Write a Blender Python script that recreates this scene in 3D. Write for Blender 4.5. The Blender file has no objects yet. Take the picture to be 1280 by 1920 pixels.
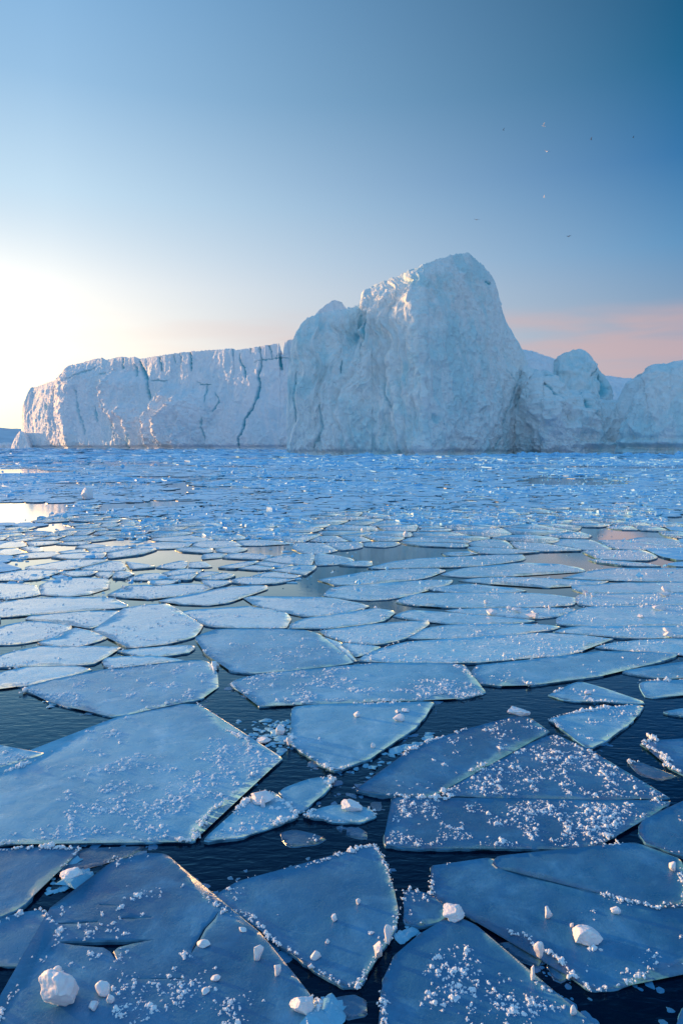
import bpy, math, random
import numpy as np
from mathutils import Vector, geometry
R = math.radians
sc = bpy.context.scene
# ------------------------------------------------------------------ camera
F = 1280.0          # focal length in photograph pixels (24 mm on a 24 x 36 upright frame)
HY = 838.0          # horizon row of the photograph
EYE = 3.0
cam_d = bpy.data.cameras.new('camera'); cam = bpy.data.objects.new('camera', cam_d)
sc.collection.objects.link(cam)
cam_d.sensor_fit = 'VERTICAL'; cam_d.sensor_height = 36; cam_d.sensor_width = 24; cam_d.lens = 24
cam_d.shift_y = -(960 - HY) / 1920
cam_d.clip_start = 0.1; cam_d.clip_end = 60000
cam.location = (0, 0, EYE); cam.rotation_euler = (R(90), 0, 0)
sc.camera = cam
# ------------------------------------------------------------------ sky
SUN_AZ, SUN_EL = -64.0, 5.5     # degrees, azimuth from the view direction (+Y), negative to the left
world = bpy.data.worlds.new('World'); sc.world = world; world.use_nodes = True
nt = world.node_tree; nt.nodes.clear()
def N(nt, typ, **kw):
    n = nt.nodes.new(typ)
    for k, v in kw.items():
        if k == 'inp':
            for i, x in v.items(): n.inputs[i].default_value = x
        else: setattr(n, k, v)
    return n
def L(nt, a, b): nt.links.new(a, b)
def math_n(nt, op, a, b=None, c=None, clamp=False):
    n = nt.nodes.new('ShaderNodeMath'); n.operation = op; n.use_clamp = clamp
    for i, x in enumerate((a, b, c)):
        if x is None: continue
        if isinstance(x, (int, float)): n.inputs[i].default_value = x
        else: nt.links.new(x, n.inputs[i])
    return n.outputs[0]
def ramp(nt, fac, stops, interp='LINEAR'):
    n = nt.nodes.new('ShaderNodeValToRGB'); cr = n.color_ramp; cr.interpolation = interp
    cr.elements[0].position = stops[0][0]; cr.elements[1].position = stops[-1][0]
    for p, c in stops[1:-1]: cr.elements.new(p)
    for e, (p, c) in zip(cr.elements, stops): e.color = (*c, 1)
    nt.links.new(fac, n.inputs[0]); return n.outputs[0]
def mixc(nt, fac, a, b, blend='MIX'):
    n = nt.nodes.new('ShaderNodeMix'); n.data_type = 'RGBA'; n.blend_type = blend
    for i, x in ((0, fac), (6, a), (7, b)):
        if isinstance(x, (int, float)): n.inputs[i].default_value = x
        elif isinstance(x, tuple): n.inputs[i].default_value = (*x, 1)
        else: nt.links.new(x, n.inputs[i])
    return n.outputs[2]
def mrange(nt, v, a, b, c=0.0, d=1.0, smooth=True):
    n = nt.nodes.new('ShaderNodeMapRange'); n.interpolation_type = 'SMOOTHSTEP' if smooth else 'LINEAR'
    nt.links.new(v, n.inputs[0])
    for i, x in enumerate((a, b, c, d)): n.inputs[i + 1].default_value = x
    return n.outputs[0]
def srgb(r, g, b):
    f = lambda c: (c / 255) / 12.92 if c / 255 <= 0.04045 else ((c / 255 + 0.055) / 1.055) ** 2.4
    return (f(r), f(g), f(b))
tc = N(nt, 'ShaderNodeTexCoord'); sep = N(nt, 'ShaderNodeSeparateXYZ'); L(nt, tc.outputs['Generated'], sep.inputs[0])
dx, dy, dz = sep.outputs
el = math_n(nt, 'MAXIMUM', dz, 0.0)
az = math_n(nt, 'ARCTAN2', dx, dy)                       # 0 straight ahead, + to the right, radians
sky = N(nt, 'ShaderNodeTexSky', sky_type='NISHITA', sun_disc=False)
sky.sun_elevation = R(SUN_EL); sky.sun_rotation = R(SUN_AZ); sky.air_density = 1.0; sky.dust_density = 1.0; sky.ozone_density = 2.0
nish = mixc(nt, 1.0, sky.outputs[0], (0.08, 0.08, 0.08), 'MULTIPLY')
warm = ramp(nt, el, [(0.0, srgb(255, 236, 180)), (0.07, srgb(255, 246, 222)), (0.13, srgb(253, 250, 244)), (0.22, srgb(243, 249, 253)), (0.33, srgb(204, 232, 252)),
                     (0.45, srgb(158, 200, 236)), (0.64, srgb(110, 168, 220)), (0.85, srgb(125, 185, 240)), (1.0, srgb(125, 190, 245))])
cool = ramp(nt, el, [(0.0, srgb(178, 184, 212)), (0.08, srgb(162, 172, 198)), (0.17, srgb(134, 163, 194)), (0.26, srgb(88, 148, 196)), (0.36, srgb(36, 114, 172)),
                     (0.46, srgb(0, 96, 142)), (0.62, srgb(0, 66, 104)), (0.85, srgb(100, 170, 235)), (1.0, srgb(125, 190, 245))])
back = ramp(nt, el, [(0.0, srgb(212, 214, 222)), (0.15, srgb(200, 214, 228)), (0.4, srgb(125, 185, 225)), (0.7, srgb(100, 172, 230)), (1.0, srgb(125, 190, 245))])
side = mrange(nt, az, R(-23), R(29), 0, 1, False)
front = mixc(nt, side, warm, cool)
behind = mrange(nt, math_n(nt, 'ABSOLUTE', az), R(40), R(110))
custom = mixc(nt, behind, front, back)
# hot glow round the sun
sv = N(nt, 'ShaderNodeVectorMath', operation='DOT_PRODUCT'); L(nt, tc.outputs['Generated'], sv.inputs[0])
sunv = Vector((math.sin(R(SUN_AZ)) * math.cos(R(SUN_EL)), math.cos(R(SUN_AZ)) * math.cos(R(SUN_EL)), math.sin(R(SUN_EL))))
sv.inputs[1].default_value = sunv
glow = math_n(nt, 'MULTIPLY', math_n(nt, 'POWER', math_n(nt, 'MAXIMUM', sv.outputs['Value'], 0.0), 6.0), mrange(nt, el, 0.32, 0.05))
glowc = mixc(nt, 1.0, mixc(nt, glow, (0, 0, 0), (1, 1, 1)), (3.2, 2.5, 1.5), 'MULTIPLY')
# low pink cloud veils
cmb = N(nt, 'ShaderNodeCombineXYZ'); L(nt, math_n(nt, 'MULTIPLY', az, 3.2), cmb.inputs[0]); L(nt, math_n(nt, 'MULTIPLY', el, 22.0), cmb.inputs[1])
cn = N(nt, 'ShaderNodeTexNoise', inp={2: 1.1, 3: 3.5, 4: 0.5, 8: 0.3}); L(nt, cmb.outputs[0], cn.inputs['Vector'])
band = math_n(nt, 'MULTIPLY', mrange(nt, el, 0.05, 0.11), mrange(nt, el, 0.205, 0.165))
topv = math_n(nt, 'MULTIPLY', band, mrange(nt, cn.outputs[0], 0.30, 0.68))
azw = mrange(nt, az, R(-24), R(16), 0.10, 0.48)
cloud = math_n(nt, 'MULTIPLY', topv, azw)
withc = mixc(nt, cloud, custom, srgb(232, 182, 172))
blend = mixc(nt, 0.92, nish, withc)
total = mixc(nt, 1.0, blend, glowc, 'ADD')
bg = N(nt, 'ShaderNodeBackground'); bg.inputs[1].default_value = 0.72; L(nt, total, bg.inputs[0])
wo = N(nt, 'ShaderNodeOutputWorld'); L(nt, bg.outputs[0], wo.inputs[0])
# ------------------------------------------------------------------ sun
sd = bpy.data.lights.new('sun', 'SUN'); sd.energy = 5.0; sd.angle = R(0.6); sd.color = (1.0, 0.50, 0.16)
so = bpy.data.objects.new('sun', sd); sc.collection.objects.link(so)
so.rotation_euler = sunv.to_track_quat('Z', 'Y').to_euler()
# ------------------------------------------------------------------ exposure
sc.view_settings.view_transform = 'Standard'; sc.view_settings.look = 'None'; sc.view_settings.exposure = 0.474; sc.view_settings.gamma = 1.0
sc.cycles.max_bounces = 6; sc.cycles.diffuse_bounces = 3; sc.cycles.glossy_bounces = 3
# ------------------------------------------------------------------ numeric helpers
def hash3(ix, iy, iz, seed):
    h = (ix.astype(np.int64) * 374761393 + iy.astype(np.int64) * 668265263 + iz.astype(np.int64) * 2147483647 + seed * 974634777) & 0xFFFFFFFF
    h = ((h ^ (h >> 13)) * 1274126177) & 0xFFFFFFFF
    h = ((h ^ (h >> 15)) * 2246822519) & 0xFFFFFFFF
    return h ^ (h >> 14)
def vnoise(P, seed=0):
    """value noise, -1..1"""
    i = np.floor(P); f = P - i; f = f * f * f * (f * (f * 6 - 15) + 10)
    i = i.astype(np.int64); out = 0
    for cx in (0, 1):
        for cy in (0, 1):
            for cz in (0, 1):
                h = (hash3(i[:, 0] + cx, i[:, 1] + cy, i[:, 2] + cz, seed) & 0xFFFF) / 32767.5 - 1
                w = (f[:, 0] if cx else 1 - f[:, 0]) * (f[:, 1] if cy else 1 - f[:, 1]) * (f[:, 2] if cz else 1 - f[:, 2])
                out = out + h * w
    return out
def fbm(P, octv=4, seed=0, gain=0.5, ridged=False):
    a, s, t = 1.0, 0.0, 0.0
    for o in range(octv):
        n = vnoise(P * (2.03 ** o) + 17.3 * o, seed + o * 31)
        if ridged: n = 1 - 2 * np.abs(n)
        s = s + a * n; t += a; a *= gain
    return s / t
def cellular(P, seed=0):
    """distance to nearest and second nearest feature point, and a random id value"""
    i = np.floor(P).astype(np.int64); d1 = np.full(len(P), 9.0); d2 = d1.copy(); idv = np.zeros(len(P)); cen = np.zeros_like(P)
    for cx in (-1, 0, 1):
        for cy in (-1, 0, 1):
            for cz in (-1, 0, 1):
                jx, jy, jz = i[:, 0] + cx, i[:, 1] + cy, i[:, 2] + cz
                q = np.stack([jx + (hash3(jx, jy, jz, seed + k) & 0xFFFF) / 65536.0 if k == 0 else (jy if k == 1 else jz) + (hash3(jx, jy, jz, seed + k) & 0xFFFF) / 65536.0 for k in range(3)], 1)
                d = np.sqrt(((P - q) ** 2).sum(1)); near = d < d1
                d2 = np.where(near, d1, np.minimum(d2, d)); d1 = np.where(near, d, d1)
                cen[near] = q[near]
                idv = np.where(near, (hash3(jx, jy, jz, seed + 9) & 0xFFFF) / 65536.0, idv)
    return d1, d2, idv, cen
def ground(px, py, z=0.0):
    Y = (EYE - z) * F / (np.asarray(py, float) - HY)
    return (np.asarray(px, float) - 640) / F * Y, Y
def inpoly(P, poly):
    x, y = P[:, 0], P[:, 1]; c = np.zeros(len(P), bool); n = len(poly); j = n - 1
    for i in range(n):
        xi, yi = poly[i]; xj, yj = poly[j]
        if yi != yj:
            c ^= ((yi > y) != (yj > y)) & (x < (xj - xi) * (y - yi) / (yj - yi) + xi)
        j = i
    return c
def segdist(P, poly, closed=True):
    n = len(poly); best = np.full(len(P), 1e9); sgn = np.zeros(len(P)); tt = np.zeros(len(P))
    for i in range(n if closed else n - 1):
        a = np.array(poly[i], float); b = np.array(poly[(i + 1) % n], float); ab = b - a
        t = np.clip(((P - a) @ ab) / max(ab @ ab, 1e-12), 0, 1); q = a + t[:, None] * ab
        d = np.hypot(*(P - q).T); m = d < best
        best = np.where(m, d, best); sgn = np.where(m, (P - q)[:, 0], sgn); tt = np.where(m, (i + t) / max(n - 1, 1), tt)
    return best, sgn, tt
def poly_area(p):
    p = np.asarray(p); return 0.5 * float(np.sum(p[:, 0] * np.roll(p[:, 1], -1) - np.roll(p[:, 0], -1) * p[:, 1]))
def mesh_np(name, V, faces, smooth=False, attrs=None):
    """faces: list of integer arrays (n,k)"""
    me = bpy.data.meshes.new(name); V = np.asarray(V, np.float32)
    me.vertices.add(len(V)); me.vertices.foreach_set('co', V.ravel())
    li = np.concatenate([f.ravel() for f in faces]).astype(np.int32)
    tot = np.concatenate([np.full(len(f), f.shape[1]) for f in faces]).astype(np.int32)
    st = np.concatenate([[0], np.cumsum(tot)[:-1]]).astype(np.int32)
    me.loops.add(len(li)); me.loops.foreach_set('vertex_index', li)
    me.polygons.add(len(tot)); me.polygons.foreach_set('loop_start', st)
    try: me.polygons.foreach_set('loop_total', tot)
    except Exception: pass
    me.polygons.foreach_set('use_smooth', np.full(len(tot), bool(smooth)))
    if attrs:
        for k, v in attrs.items():
            a = me.attributes.new(k, 'FLOAT', 'POINT'); a.data.foreach_set('value', np.asarray(v, np.float32))
    me.update(calc_edges=True)
    return me
def link(name, me, mat=None, parent=None, loc=None):
    o = bpy.data.objects.new(name, me); sc.collection.objects.link(o)
    if mat is not None and me is not None and not me.materials: me.materials.append(mat)
    if parent is not None: o.parent = parent
    if loc is not None: o.location = loc
    return o
def tag(o, label=None, cat=None, group=None, kind=None):
    if label: o['label'] = label
    if cat: o['category'] = cat
    if group: o['group'] = group
    if kind: o['kind'] = kind
    return o
# ------------------------------------------------------------------ materials
def new_mat(name):
    m = bpy.data.materials.new(name); m.use_nodes = True; t = m.node_tree
    return m, t, t.nodes['Principled BSDF']
def noise(t, vec, scale, detail=4, rough=0.5, dist=0.0):
    n = N(t, 'ShaderNodeTexNoise'); n.inputs['Scale'].default_value = scale; n.inputs['Detail'].default_value = detail
    n.inputs['Roughness'].default_value = rough; n.inputs['Distortion'].default_value = dist
    if vec is not None: L(t, vec, n.inputs['Vector'])
    return n.outputs[0]
def bump(t, h, strength, dist, prev=None):
    b = N(t, 'ShaderNodeBump'); b.inputs['Strength'].default_value = strength; b.inputs['Distance'].default_value = dist
    L(t, h, b.inputs['Height'])
    if prev is not None: L(t, prev, b.inputs['Normal'])
    return b.outputs[0]
def geo(t): return N(t, 'ShaderNodeNewGeometry').outputs['Position']
def mapping(t, vec, scale, rot=(0, 0, 0)):
    m = N(t, 'ShaderNodeMapping'); m.inputs['Scale'].default_value = scale; m.inputs['Rotation'].default_value = rot
    L(t, vec, m.inputs['Vector']); return m.outputs[0]
# water
M_water, t, p = new_mat('sea_water'); g = geo(t)
p.inputs['Base Color'].default_value = (0.0005, 0.006, 0.018, 1); p.inputs['Roughness'].default_value = 0.5; p.inputs['Specular IOR Level'].default_value = 0.0
w1 = noise(t, mapping(t, g, (1.0, 2.6, 1), (0, 0, R(14))), 5.5, 3, 0.5, 0.6); w2 = noise(t, mapping(t, g, (1.0, 2.2, 1), (0, 0, R(-20))), 22, 2, 0.5, 0.4)
cd = N(t, 'ShaderNodeVectorMath', operation='LENGTH'); L(t, g, cd.inputs[0])
calm = mrange(t, cd.outputs['Value'], 4, 14, 1.0, 0.10)
h = math_n(t, 'ADD', math_n(t, 'MULTIPLY', w1, calm), math_n(t, 'MULTIPLY', math_n(t, 'MULTIPLY', w2, 0.12), calm))
wb = bump(t, h, 0.30, 0.022)
gl = N(t, 'ShaderNodeBsdfGlossy'); gl.inputs['Roughness'].default_value = 0.03; L(t, wb, gl.inputs['Normal'])
fre = N(t, 'ShaderNodeFresnel'); fre.inputs['IOR'].default_value = 1.5; L(t, wb, fre.inputs['Normal'])
L(t, ramp(t, fre.outputs[0], [(0.0, (0.12, 0.30, 0.62)), (0.14, (0.20, 0.58, 0.90)), (0.36, (0.75, 0.95, 1.0)), (0.5, (1.0, 1.0, 1.0))]), gl.inputs['Color'])
wm = N(t, 'ShaderNodeMixShader'); L(t, mrange(t, fre.outputs[0], 0.035, 0.60, 0.0, 0.98, False), wm.inputs[0]); L(t, p.outputs[0], wm.inputs[1]); L(t, gl.outputs[0], wm.inputs[2])
# thin grease ice on the far water: pale, matt, in streaks
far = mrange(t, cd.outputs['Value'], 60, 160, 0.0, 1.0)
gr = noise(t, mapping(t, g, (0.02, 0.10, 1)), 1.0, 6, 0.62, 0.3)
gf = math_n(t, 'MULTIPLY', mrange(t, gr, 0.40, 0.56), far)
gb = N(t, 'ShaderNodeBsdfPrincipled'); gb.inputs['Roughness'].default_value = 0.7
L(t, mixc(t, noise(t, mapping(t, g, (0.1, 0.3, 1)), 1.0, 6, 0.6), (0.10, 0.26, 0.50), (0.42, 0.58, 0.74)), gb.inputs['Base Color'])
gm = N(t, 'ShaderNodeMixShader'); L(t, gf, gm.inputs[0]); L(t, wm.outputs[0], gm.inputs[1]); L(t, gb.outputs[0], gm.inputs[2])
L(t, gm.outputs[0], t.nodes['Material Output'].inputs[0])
# sea ice sheet
def ice_mat(name, dark, light, frost, rough=(0.22, 0.5), fscale=26, fbias=(0.54, 0.66), bmp=1.0):
    m, t, p = new_mat(name); g = geo(t)
    a = noise(t, g, 0.9, 5, 0.55, 0.5); b = noise(t, g, 6.0, 5, 0.6)
    base = mixc(t, mrange(t, math_n(t, 'ADD', math_n(t, 'MULTIPLY', a, 0.7), math_n(t, 'MULTIPLY', b, 0.3)), 0.36, 0.64), dark, light)
    streak = noise(t, mapping(t, g, (1, 3.5, 1), (0, 0, R(9))), fscale, 3, 0.6, 0.3); patch = noise(t, g, 1.7, 3, 0.5)
    fm = mrange(t, math_n(t, 'ADD', math_n(t, 'MULTIPLY', streak, 0.62), math_n(t, 'MULTIPLY', patch, 0.38)), fbias[0], fbias[1])
    oi = N(t, 'ShaderNodeObjectInfo'); base = mixc(t, math_n(t, 'MULTIPLY', oi.outputs['Random'], 0.35), base, light)
    wp = N(t, 'ShaderNodeVectorMath', operation='ADD'); wn = N(t, 'ShaderNodeTexNoise'); wn.inputs['Scale'].default_value = 1.6; wn.inputs['Detail'].default_value = 4; L(t, g, wn.inputs['Vector'])
    L(t, g, wp.inputs[0]); L(t, wn.outputs['Color'], wp.inputs[1]); vo = N(t, 'ShaderNodeTexVoronoi', feature='DISTANCE_TO_EDGE'); vo.inputs['Scale'].default_value = 1.15; L(t, wp.outputs[0], vo.inputs['Vector'])
    vein = math_n(t, 'MULTIPLY', mrange(t, vo.outputs['Distance'], 0.012, 0.0), mrange(t, a, 0.45, 0.6, 0.0, 0.22)); base = mixc(t, vein, base, frost)
    rime = mrange(t, noise(t, g, 1.9, 8, 0.72, 0.5), 0.47, 0.70, 0.0, 0.6); base = mixc(t, rime, base, frost)
    bub = math_n(t, 'MULTIPLY', mrange(t, noise(t, g, 120, 2, 0.5), 0.66, 0.74, 0.0, 0.6), mrange(t, a, 0.40, 0.6)); base = mixc(t, bub, base, frost)
    L(t, mixc(t, fm, base, frost), p.inputs['Base Color'])
    L(t, math_n(t, 'ADD', mrange(t, b, 0.3, 0.7, rough[0], rough[1]), math_n(t, 'MULTIPLY', fm, 0.35), clamp=True), p.inputs['Roughness'])
    p.inputs['IOR'].default_value = 1.5
    if name == 'frosted_sea_ice': p.inputs['Coat Weight'].default_value = 0.8; p.inputs['Coat Roughness'].default_value = 0.12
    n1 = bump(t, b, 0.35 * bmp, 0.02); n2 = bump(t, noise(t, g, 55, 5, 0.7), 0.5 * bmp, 0.005, n1); n3 = bump(t, fm, 0.5 * bmp, 0.006, n2)
    L(t, n3, p.inputs['Normal']); return m
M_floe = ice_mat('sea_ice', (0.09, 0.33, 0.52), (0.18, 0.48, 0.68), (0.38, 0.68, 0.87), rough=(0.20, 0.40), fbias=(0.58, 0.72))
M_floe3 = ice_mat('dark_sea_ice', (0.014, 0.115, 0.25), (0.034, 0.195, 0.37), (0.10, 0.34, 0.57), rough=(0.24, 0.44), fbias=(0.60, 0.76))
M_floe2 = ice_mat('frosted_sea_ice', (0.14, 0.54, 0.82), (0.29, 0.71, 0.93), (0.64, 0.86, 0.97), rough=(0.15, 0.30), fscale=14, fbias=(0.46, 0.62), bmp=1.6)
M_wet = ice_mat('wet_thin_ice', (0.012, 0.06, 0.13), (0.04, 0.15, 0.28), (0.12, 0.26, 0.42), rough=(0.08, 0.2), fbias=(0.56, 0.7))
def snow_mat(name, c1, c2, rough=0.6, sub=0.0, scale=30, b=0.4):
    m, t, p = new_mat(name); g = geo(t)
    L(t, mixc(t, mrange(t, noise(t, g, scale, 3, 0.6), 0.3, 0.7), c1, c2), p.inputs['Base Color'])
    p.inputs['Roughness'].default_value = rough; p.inputs['IOR'].default_value = 1.31
    if sub: p.inputs['Subsurface Weight'].default_value = sub; p.inputs['Subsurface Radius'].default_value = (0.4, 0.7, 1.0); p.inputs['Subsurface Scale'].default_value = 0.02
    L(t, bump(t, noise(t, g, scale * 3, 4, 0.6), b, 0.01), p.inputs['Normal']); return m
M_frost = snow_mat('frost', (0.66, 0.78, 0.90), (0.88, 0.92, 0.95))
M_side = snow_mat('shaded_ice_edge', (0.03, 0.11, 0.20), (0.10, 0.28, 0.44), rough=0.3, scale=9)  # shade of the floe side walls, painted as a darker ice colour
M_chunk = snow_mat('compact_snow', (0.72, 0.73, 0.80), (0.86, 0.85, 0.88), rough=0.45, sub=0.25, scale=14)
M_brash = ice_mat('brash_ice', (0.09, 0.46, 0.82), (0.27, 0.69, 0.96), (0.74, 0.90, 0.98), rough=(0.3, 0.6), fscale=5, fbias=(0.5, 0.66), bmp=1.5)
def berg_mat(name, pale, cyan, deep, dirt, sc_=1.0, bd=0.5):
    m, t, p = new_mat(name); g = geo(t); gs = mapping(t, g, (sc_, sc_, sc_))
    big = noise(t, gs, 0.035, 5, 0.55, 0.4); mid = noise(t, mapping(t, gs, (1, 1, 0.45)), 0.16, 6, 0.62, 0.6)
    c = mixc(t, mrange(t, math_n(t, 'ADD', math_n(t, 'MULTIPLY', big, 0.5), math_n(t, 'MULTIPLY', mid, 0.5)), 0.45, 0.60), pale, cyan)
    blue = N(t, 'ShaderNodeAttribute', attribute_name='blue'); c = mixc(t, math_n(t, 'MULTIPLY', blue.outputs['Fac'], 1.0, clamp=True), c, deep)
    dn = noise(t, mapping(t, gs, (1, 1, 0.7)), 0.07, 7, 0.7, 0.8)
    da = N(t, 'ShaderNodeAttribute', attribute_name='dirt')
    c = mixc(t, math_n(t, 'MULTIPLY', mrange(t, dn, 0.56, 0.74), math_n(t, 'ADD', 0.35, da.outputs['Fac']), clamp=True), c, dirt)
    L(t, c, p.inputs['Base Color']); p.inputs['Roughness'].default_value = 0.62; p.inputs['IOR'].default_value = 1.31
    f = noise(t, mapping(t, gs, (1, 1, 0.8)), 0.55, 9, 0.66, 0.4); v = N(t, 'ShaderNodeTexVoronoi', feature='DISTANCE_TO_EDGE'); v.inputs['Scale'].default_value = 0.33
    wv = N(t, 'ShaderNodeVectorMath', operation='ADD'); L(t, gs, wv.inputs[0]); nn = N(t, 'ShaderNodeTexNoise'); nn.inputs['Scale'].default_value = 0.3; nn.inputs['Detail'].default_value = 5; L(t, gs, nn.inputs['Vector'])
    sv_ = N(t, 'ShaderNodeVectorMath', operation='SCALE'); sv_.inputs['Scale'].default_value = 3.5; L(t, nn.outputs['Color'], sv_.inputs[0]); L(t, sv_.outputs[0], wv.inputs[1]); L(t, wv.outputs[0], v.inputs['Vector'])
    n1 = bump(t, f, 0.9, bd * 2.3); n2 = bump(t, mrange(t, v.outputs['Distance'], 0, 0.10), 0.4, bd * 0.6, n1)
    L(t, n2, p.inputs['Normal']); return m
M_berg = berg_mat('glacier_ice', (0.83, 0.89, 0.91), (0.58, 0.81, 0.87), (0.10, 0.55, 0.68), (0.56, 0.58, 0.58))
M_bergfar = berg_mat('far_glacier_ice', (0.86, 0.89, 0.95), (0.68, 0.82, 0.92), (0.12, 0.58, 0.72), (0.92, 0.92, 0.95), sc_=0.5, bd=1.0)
M_hill = snow_mat('snowy_hill', (0.45, 0.52, 0.62), (0.62, 0.68, 0.78), scale=0.004, b=0.1)
M_feather = snow_mat('white_feathers', (0.6, 0.6, 0.6), (0.75, 0.74, 0.72), scale=8)
M_dark_feather = snow_mat('dark_feathers', (0.12, 0.11, 0.11), (0.22, 0.20, 0.20), scale=8)
# ------------------------------------------------------------------ water sheet
V = np.array([(-30000, -40, 0), (30000, -40, 0), (30000, 40000, 0), (-30000, 40000, 0)], float)
tag(link('water', mesh_np('water', V, [np.array([[0, 1, 2, 3]])]), M_water), 'calm dark sea water between the ice floes', kind='structure')
# ------------------------------------------------------------------ icebergs
def densify(pts, step):
    out = []
    for (a, b) in zip(pts[:-1], pts[1:]):
        d = math.hypot(b[0] - a[0], (b[1] - a[1])); n = max(1, int(d / step))
        for k in range(n): out.append((a[0] + (b[0] - a[0]) * k / n, a[1] + (b[1] - a[1]) * k / n))
    out.append(pts[-1]); return np.array(out, float)
def berg(name, prof, base, lean, mat, step=1.0, nv=300, amp=(4, 1.6, 0.5), scl=(0.045, 0.16, 0.6), vert=0.5, cracks=(), ridges=(), back=40.0,
         seed=0, extra=None, dirt=None, nb=26, jag=0.6, parent=None):
    """prof: skyline (px,py); base: (px, distance) of the waterline; lean: (px, metres the top stands back from the foot)"""
    S = densify(prof, step); px, py = S[:, 0].copy(), S[:, 1].copy()
    bx, bd = zip(*base); D0 = np.interp(px, bx, bd); lx, ld = zip(*lean); LN = np.interp(px, lx, ld)
    D1 = D0 + LN; Z1 = np.maximum(EYE + (HY - py) / F * D1, 0.02)
    nu = len(px); tf = np.linspace(0, 1, nv); tb = np.linspace(0, 1, nb + 1)[1:]
    rows = []
    for tcur in tf:       # front face, foot to skyline
        D = D0 + LN * (0.30 * tcur + 0.70 * tcur ** 3)
        rows.append(np.stack([(px - 640) / F * D, D, -0.6 + (Z1 + 0.6) * tcur], 1))
    for tcur in tb:       # far side
        D = D1 + back * tcur * np.clip(Z1 / 12, 0.05, 1)
        rows.append(np.stack([(px - 640) / F * D1, D, -0.6 + (Z1 + 0.6) * (1 - tcur ** 2.2)], 1))
    G = np.array(rows); nr = len(G)                       # (nr, nu, 3)
    du = np.gradient(G, axis=1); dv = np.gradient(G, axis=0); nrm = np.cross(du, dv); nrm /= np.maximum(np.linalg.norm(nrm, axis=2, keepdims=True), 1e-9)
    P = G.reshape(-1, 3); Nn = nrm.reshape(-1, 3)
    Dn = np.clip(P[:, 1], 1, None); sx = 640 + P[:, 0] / Dn * F; sy = HY - (P[:, 2] - EYE) / Dn * F; SP = np.stack([sx, sy], 1)
    isf = np.repeat(np.arange(nr) < nv, nu).astype(float); tv = np.repeat(np.concatenate([tf, 1 - tb]), nu)
    W = P + 3.0 * np.stack([fbm(P * scl[0], 3, seed + 50), fbm(P * scl[0], 3, seed + 60), fbm(P * scl[0], 3, seed + 70)], 1) / max(scl[0] * 20, 0.2)
    Wv = W * np.array([1, 1, vert])
    d = amp[0] * fbm(Wv * scl[0], 3, seed) + amp[1] * fbm(Wv * scl[1], 4, seed + 5, ridged=True) + amp[2] * fbm(W * scl[2] * np.array([1, 1, 0.8]), 4, seed + 9, 0.6)
    d1, d2, idv, cen = cellular(Wv * scl[1] * 0.8, seed + 3)          # broken facets
    d += amp[1] * 0.9 * (idv - 0.5) * np.clip((d2 - d1) * 5, 0, 1)
    damp = 1 - 0.85 * np.clip((tv - 0.88) / 0.12, 0, 1)                # keep the skyline close to its trace
    d *= damp * np.clip((sx - px.min() - 1) / 14, 0.12, 1)
    blue = np.zeros(len(P)); dr = np.zeros(len(P))
    for (poly, wpx, depth, bl) in cracks:
        m = (isf > 0) & (sx > min(q[0] for q in poly) - 30) & (sx < max(q[0] for q in poly) + 30) & (sy > min(q[1] for q in poly) - 30) & (sy < max(q[1] for q in poly) + 30)
        if not m.any(): continue
        sp = SP[m] + np.stack([fbm(P[m] * scl[2] * 1.2, 3, seed + 21), fbm(P[m] * scl[2] * 1.2, 3, seed + 22)], 1) * 2.6
        dd, sg, tt = segdist(sp, poly, False); w = wpx * 0.62 * (0.55 + 0.9 * np.sin(np.clip(tt, 0, 1) * math.pi) ** 0.7) * 0.75
        gss = np.exp(-(dd / w) ** 2); d[m] -= 0.6 * depth * gss; blue[m] = np.maximum(blue[m], bl * np.exp(-(dd / (w * 1.25)) ** 2))
    for (poly, wl, wr, hgt) in ridges:
        m = (isf > 0) & (sx > min(q[0] for q in poly) - 5 * wl - 10) & (sx < max(q[0] for q in poly) + 7 * wr + 10)
        sp = SP[m] + np.stack([fbm(P[m] * scl[2], 4, seed + 31), fbm(P[m] * scl[2], 4, seed + 32)], 1) * 5
        xs = np.interp(sp[:, 1], [q[1] for q in poly], [q[0] for q in poly]); dxp = sp[:, 0] - xs
        y0, y1 = poly[0][1], poly[-1][1]; ends = np.clip((sp[:, 1] - y0) / 30 + 0.2, 0, 1) * np.clip((y1 - sp[:, 1]) / 70 + 0.75, 0, 1)
        wl = wl * 1.6; d[m] += 1.0 * hgt * ends * np.where(dxp < 0, np.clip(1 + dxp / wl, 0, 1) ** 1.2, np.clip(1 - dxp / (wr * 3.6), 0, 1)) * (0.9 + 0.25 * fbm(P[m] * scl[1] * 2, 3, seed + 35))
    if extra is not None: d += extra(SP, P, isf) * damp
    if dirt is not None: dr = dirt(SP, P)
    out = P + Nn * d[:, None] * np.array([1, 1, 0.55])
    low = np.clip(P[:, 2] / 2.0, 0, 1); out[:, 2] = np.where(P[:, 2] < 0, P[:, 2], P[:, 2] + (out[:, 2] - P[:, 2]) * low)
    out[:, 2] += jag * fbm(P * scl[2] * 1.3, 3, seed + 77) * (tv > 0.985) * np.clip(Z1.max() / 40, 0.2, 1) * (isf)
    idx = np.arange(nr * nu).reshape(nr, nu)
    faces = np.stack([idx[:-1, :-1], idx[:-1, 1:], idx[1:, 1:], idx[1:, :-1]], -1).reshape(-1, 4)
    c = np.array([out[:, 0].mean(), out[:, 1].mean(), 0.0])
    me = mesh_np(name, out - c, [faces], smooth=True, attrs={'blue': blue, 'dirt': dr})
    o = link(name, me, mat, parent, Vector(c) if parent is None else Vector(c) - parent.location)
    return o
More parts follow.
